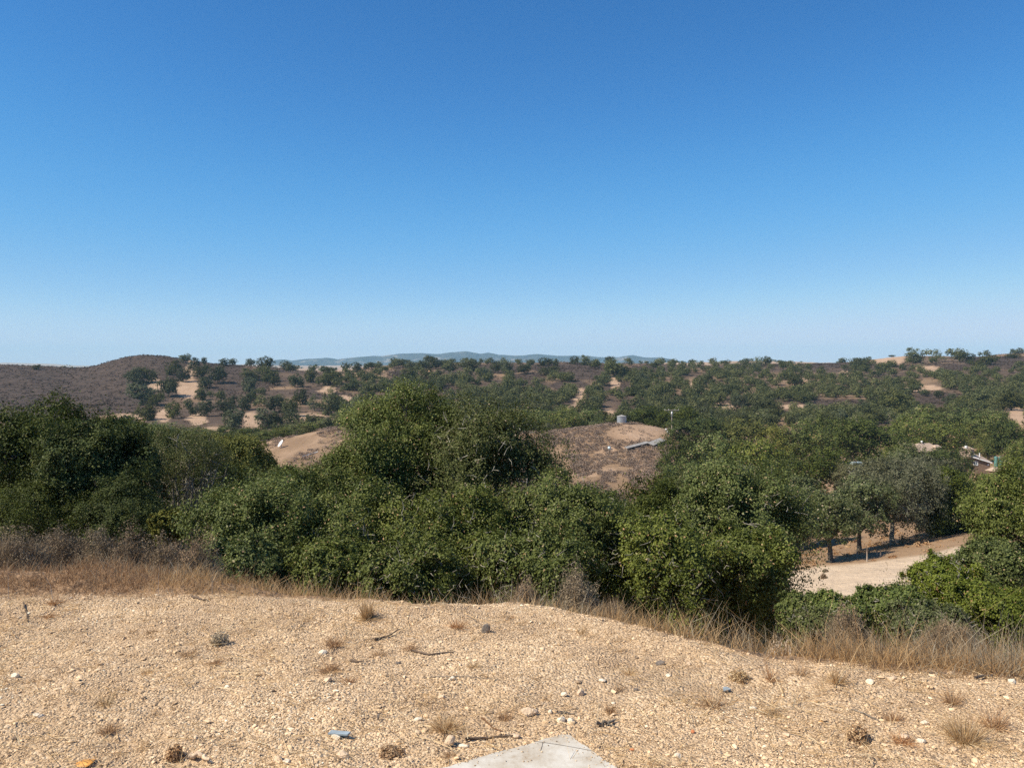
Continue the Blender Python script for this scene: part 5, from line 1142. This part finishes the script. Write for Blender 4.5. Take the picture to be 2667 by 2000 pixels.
mb.add(V, [[0, 1, 2, 3], [7, 6, 5, 4], [0, 4, 5, 1], [1, 5, 6, 2], [2, 6, 7, 3], [3, 7, 4, 0]]); mb.build('fascia', M['white'], rf)
mb = MB(); mb.prism([(-4.1, -.2), (-2.3, -.6), (-1.2, .4), (-1.2, 2.4), (-3.9, 2.6)], zc + .1, zc + 2.35); hip(mb, -4.0, -1.4, -.2, 2.3, zc + 2.36, .5, .9, .1, .1); mb.build('roof_tower', M['roof'], t)
mb = MB(); mb.tube([(-3.1, .3, zc + 2.5), (-3.1, .3, zc + 3.1)], .3, 10); mb.build('vent', M['white'], t)
mb = MB(); mb.tube([(.9, 2.6, zc + .1), (.9, 2.6, zc + 1.1)], .13, 8); mb.build('flue', M['white'], t)
mb = MB(); zw = zc - 1.25
for c_, d_ in (((-.9, .10, zw + .45), (1.0, .08, .12)), ((-.9, .10, zw - .45), (1.0, .08, .12)), ((-1.36, .11, zw), (.12, .07, .8)), ((-.44, .11, zw), (.12, .07, .8)), ((-.9, .115, zw), (.06, .06, .8))): mb.box(c_, d_)
w_ = mb.build('window', M['white'], t); mb = MB(); mb.box((-.9, .13, zw), (.85, .02, .8)); mb.build('pane', M['glass'], w_)
mb = MB(); mb.box((2.0, .09, zc - 1.5), (.3, .1, .4)); mb.build('wall_box', M['white'], t)
# tan roofed house
a = P(2421, 1176, 206); gz = Hs(a[0], 206); t = empty('tan_roofed_house', (a[0], 209, gz), math.radians(12)); tag(t, 'house showing only its low tan tiled roof above the oaks, left of the brown house', 'house')
wh = a[2] - gz
mb = MB(); mb.box((0, 0, wh / 2 - .5), (8.0, 5.4, wh + .9)); mb.build('wall', M['brown'], t)
mb = MB(); hip(mb, -4.0, 4.0, -2.7, 2.7, wh, 1.9, 2.6); rf = mb.build('roof', M['roof'], t)
mb = MB(); mb.rev([(.0, -.3), (.16, -.3), (.16, .2), (.28, .3), (.26, .5), (0, .62)], 12, (-.7, -.2, wh + 1.95)); mb.build('vent', M['white'], rf, True)
mb = MB(); mb.box((2.2, -2.0, wh + .6), (1.6, 1.4, .9)); hip(mb, 1.4, 3.0, -2.7, -1.3, wh + 1.05, .6, .5, .15, .1); mb.build('dormer', M['roof'], rf)
# small outbuilding with pale pink roof
a = P(2601, 1226, 188); gz = Hs(a[0], 188); t = empty('shed', (a[0], 189, gz), math.radians(20)); tag(t, 'small shed with pale pinkish roof just right below the brown house', 'shed')
wh = a[2] - gz; mb = MB(); mb.box((0, 0, wh / 2 - .5), (2.9, 2.4, wh + .9)); mb.build('wall', M['brown'], t); mb = MB(); hip(mb, -1.45, 1.45, -1.2, 1.2, wh, .8, .6, .3); mb.build('roof', M['roof'], t)
# teal water-tank-like bins
for dx, l in ((2594, 'teal green bin behind the small shed, left one'), (2606, 'teal green bin behind the small shed, right one')):
    a = P(dx, 1200, 206); g = Hs(a[0], 206); hh = a[2] - g + 1.2
    mb = MB(); mb.rev([(0, -.2), (.42, -.2), (.45, 0), (.45, hh - .3), (.40, hh - .15), (0, hh)], 14); o = mb.build('storage_bin', M['teal'], None, True, (a[0], 206, g)); tag(o, l, 'bin', 'teal bins')
# parked pale vehicle
def car(px, by, Y, label):
    a = P(px, by, Y); g = Hs(a[0], Y); t = empty('parked_car', (a[0], Y, g), math.radians(8)); tag(t, label, 'car')
    prof = [(-2.1, .45), (-2.15, .85), (-1.95, 1.0), (-1.5, 1.05), (-1.1, 1.5), (.4, 1.55), (1.0, 1.08), (1.9, .95), (2.15, .75), (2.15, .45)]
    V = []; n = len(prof)
    for s in (-1, 1): V += [(x, s * (.82 if z < 1.2 else .66), z) for x, z in prof]
    i = np.arange(n); j = (i + 1) % n; F3 = [[0, k + 1, k] for k in range(1, n - 1)] + [[n, n + k, n + k + 1] for k in range(1, n - 1)]
    mb = MB(); mb.add(V, np.stack([i, j, n + j, n + i], 1), F3); mb.build('body', M['carpaint'], t)
    mb = MB(); mb.box((-.35, -.745, 1.27), (1.2, .03, .26)); mb.box((-.35, .745, 1.27), (1.2, .03, .26)); mb.build('window', M['glass'], t)
    mb = MB(); mb.add([(.46, -.6, 1.50), (.46, .6, 1.50), (.99, .7, 1.12), (.99, -.7, 1.12)] , [[0, 3, 2, 1]]); V_, F_ = mb.data(); link('windscreen', np_mesh('windscreen', V_ + [.03, 0, .03], F_, M['glass']), t)
    for x in (-1.35, 1.35):
        for y in (-.8, .8):
            mb = MB(); mb.tube([(x, y - .1, .34), (x, y + .1, .34)], .34, 16); w = mb.build('wheel', M['rubber'], t)
            mb = MB(); mb.tube([(x, y - .11, .34), (x, y + .11, .34)], .18, 12); mb.build('rim', M['metal'], w)
    return t
c = car(2236, 1222, 150, 'pale grey green parked car half hidden below the biggest valley oak'); a = P(2236, 1224, 150); c.location[2] = max(c.location[2], a[2])
gcar = c.location[2] - Hs(a[0], 150)
mb = MB(); mb.box((0, 0, -.2 - gcar / 2), (12, 7, gcar + .4)); o = mb.build('earth_terrace', M['tarp'], None, False, (a[0] + 2.5, 149.5, c.location[2])); tag(o, 'level yard of bare earth holding the parked car and the heap', kind='structure')
mb = MB(); rng = np.random.default_rng(5)
for i in range(6): mb.box((rng.normal() * .15, rng.normal() * .1, .08 + i * .13), (3.0 - i * .15, 1.2, .11), rng.normal() * .03)
o = mb.build('lumber_stack', M['white'], None, False, (P(2228, 0, 146.8)[0], 146.8, c.location[2])); tag(o, 'stack of whitish boards in front of the parked car', 'lumber stack')
rock(2282, 1215, 6, 4, 'tarp', 'rounded heap under a tan cover right of the parked car', 90, name='covered_heap', cat='covered heap', group=None)
ob = col.objects[-1]; s_ = hit(2282, 1215)[1]; ob.location = (P(2282, 0, 149)[0], 149, c.location[2] + .35); k_ = 149 / s_; ob.scale = (k_ * 5, k_ * 4, k_ * 3.6)

# ------------------------------------------------------------------ fence posts by the clearing
for i, (x, y, h, l) in enumerate([(2176, 1463, 12, 'short grey fence post beside the forked oak trunk'), (2233, 1452, 14, 'thin pale fence post in the shade left of the tall post'),
        (2258, 1462, 34, 'tallest wooden fence post at the back edge of the clearing'), (2284, 1449, 15, 'grey fence post right of the tallest post'), (2293, 1450, 16, 'grey fence post farthest right by the leaning trunk'), (2124, 1492, 12, 'thin fence stake at the left end of the clearing edge')]):
    p = hit(x, y, 40); hh = h * p[1] / FPX; mb = MB(); mb.tube([(0, 0, -.2), (.01, 0, hh * .5), (0, 0, hh)], [.06, .055, .05], 7)
    o = mb.build('fence_post', M['pole'], None, True, p); tag(o, l, 'fence post', 'fence posts behind the sandy clearing')
# a few small scrub plants on the clearing
for i, (x, y, w, h, l) in enumerate([(2145, 1506, 16, 12, 'small grey tuft on the left part of the sandy clearing'), (2150, 1490, 14, 8, 'tiny grey tuft at the back left of the clearing')]):
    dry_bush(x, y, w, h, hit(x, y, 35)[1], 'sage', l, n=160, seed=60 + i, name='small_shrub', cat='shrub', group='small shrubs on the clearing')
for i, (x, y, w, h, Y, l) in enumerate([(2310, 1525, 60, 60, 15, 'dark bare bush standing in front of the sandy clearing'), (2410, 1520, 50, 90, 14, 'tall bare purple grey bush against the right of the clearing')]):
    dry_bush(x, y, w, h, Y, 'sage', l, n=900, seed=70 + i, group='bare bushes before the clearing')

# ------------------------------------------------------------------ haze
m, nt, o = new_mat('haze'); pv = N(nt, 'ShaderNodeVolumePrincipled'); pv.inputs['Color'].default_value = (.44, .76, .96, 1); pv.inputs['Density'].default_value = 0.75e-4; pv.inputs['Anisotropy'].default_value = .0
nt.links.new(pv.outputs[0], o.inputs['Volume'])
mb = MB(); mb.box((0, 8000 - 50, 60), (36000, 16200, 520)); hz = mb.build('haze', m); tag(hz, 'thin blue haze over the whole valley', kind='stuff')
print('objects', len(col.objects))
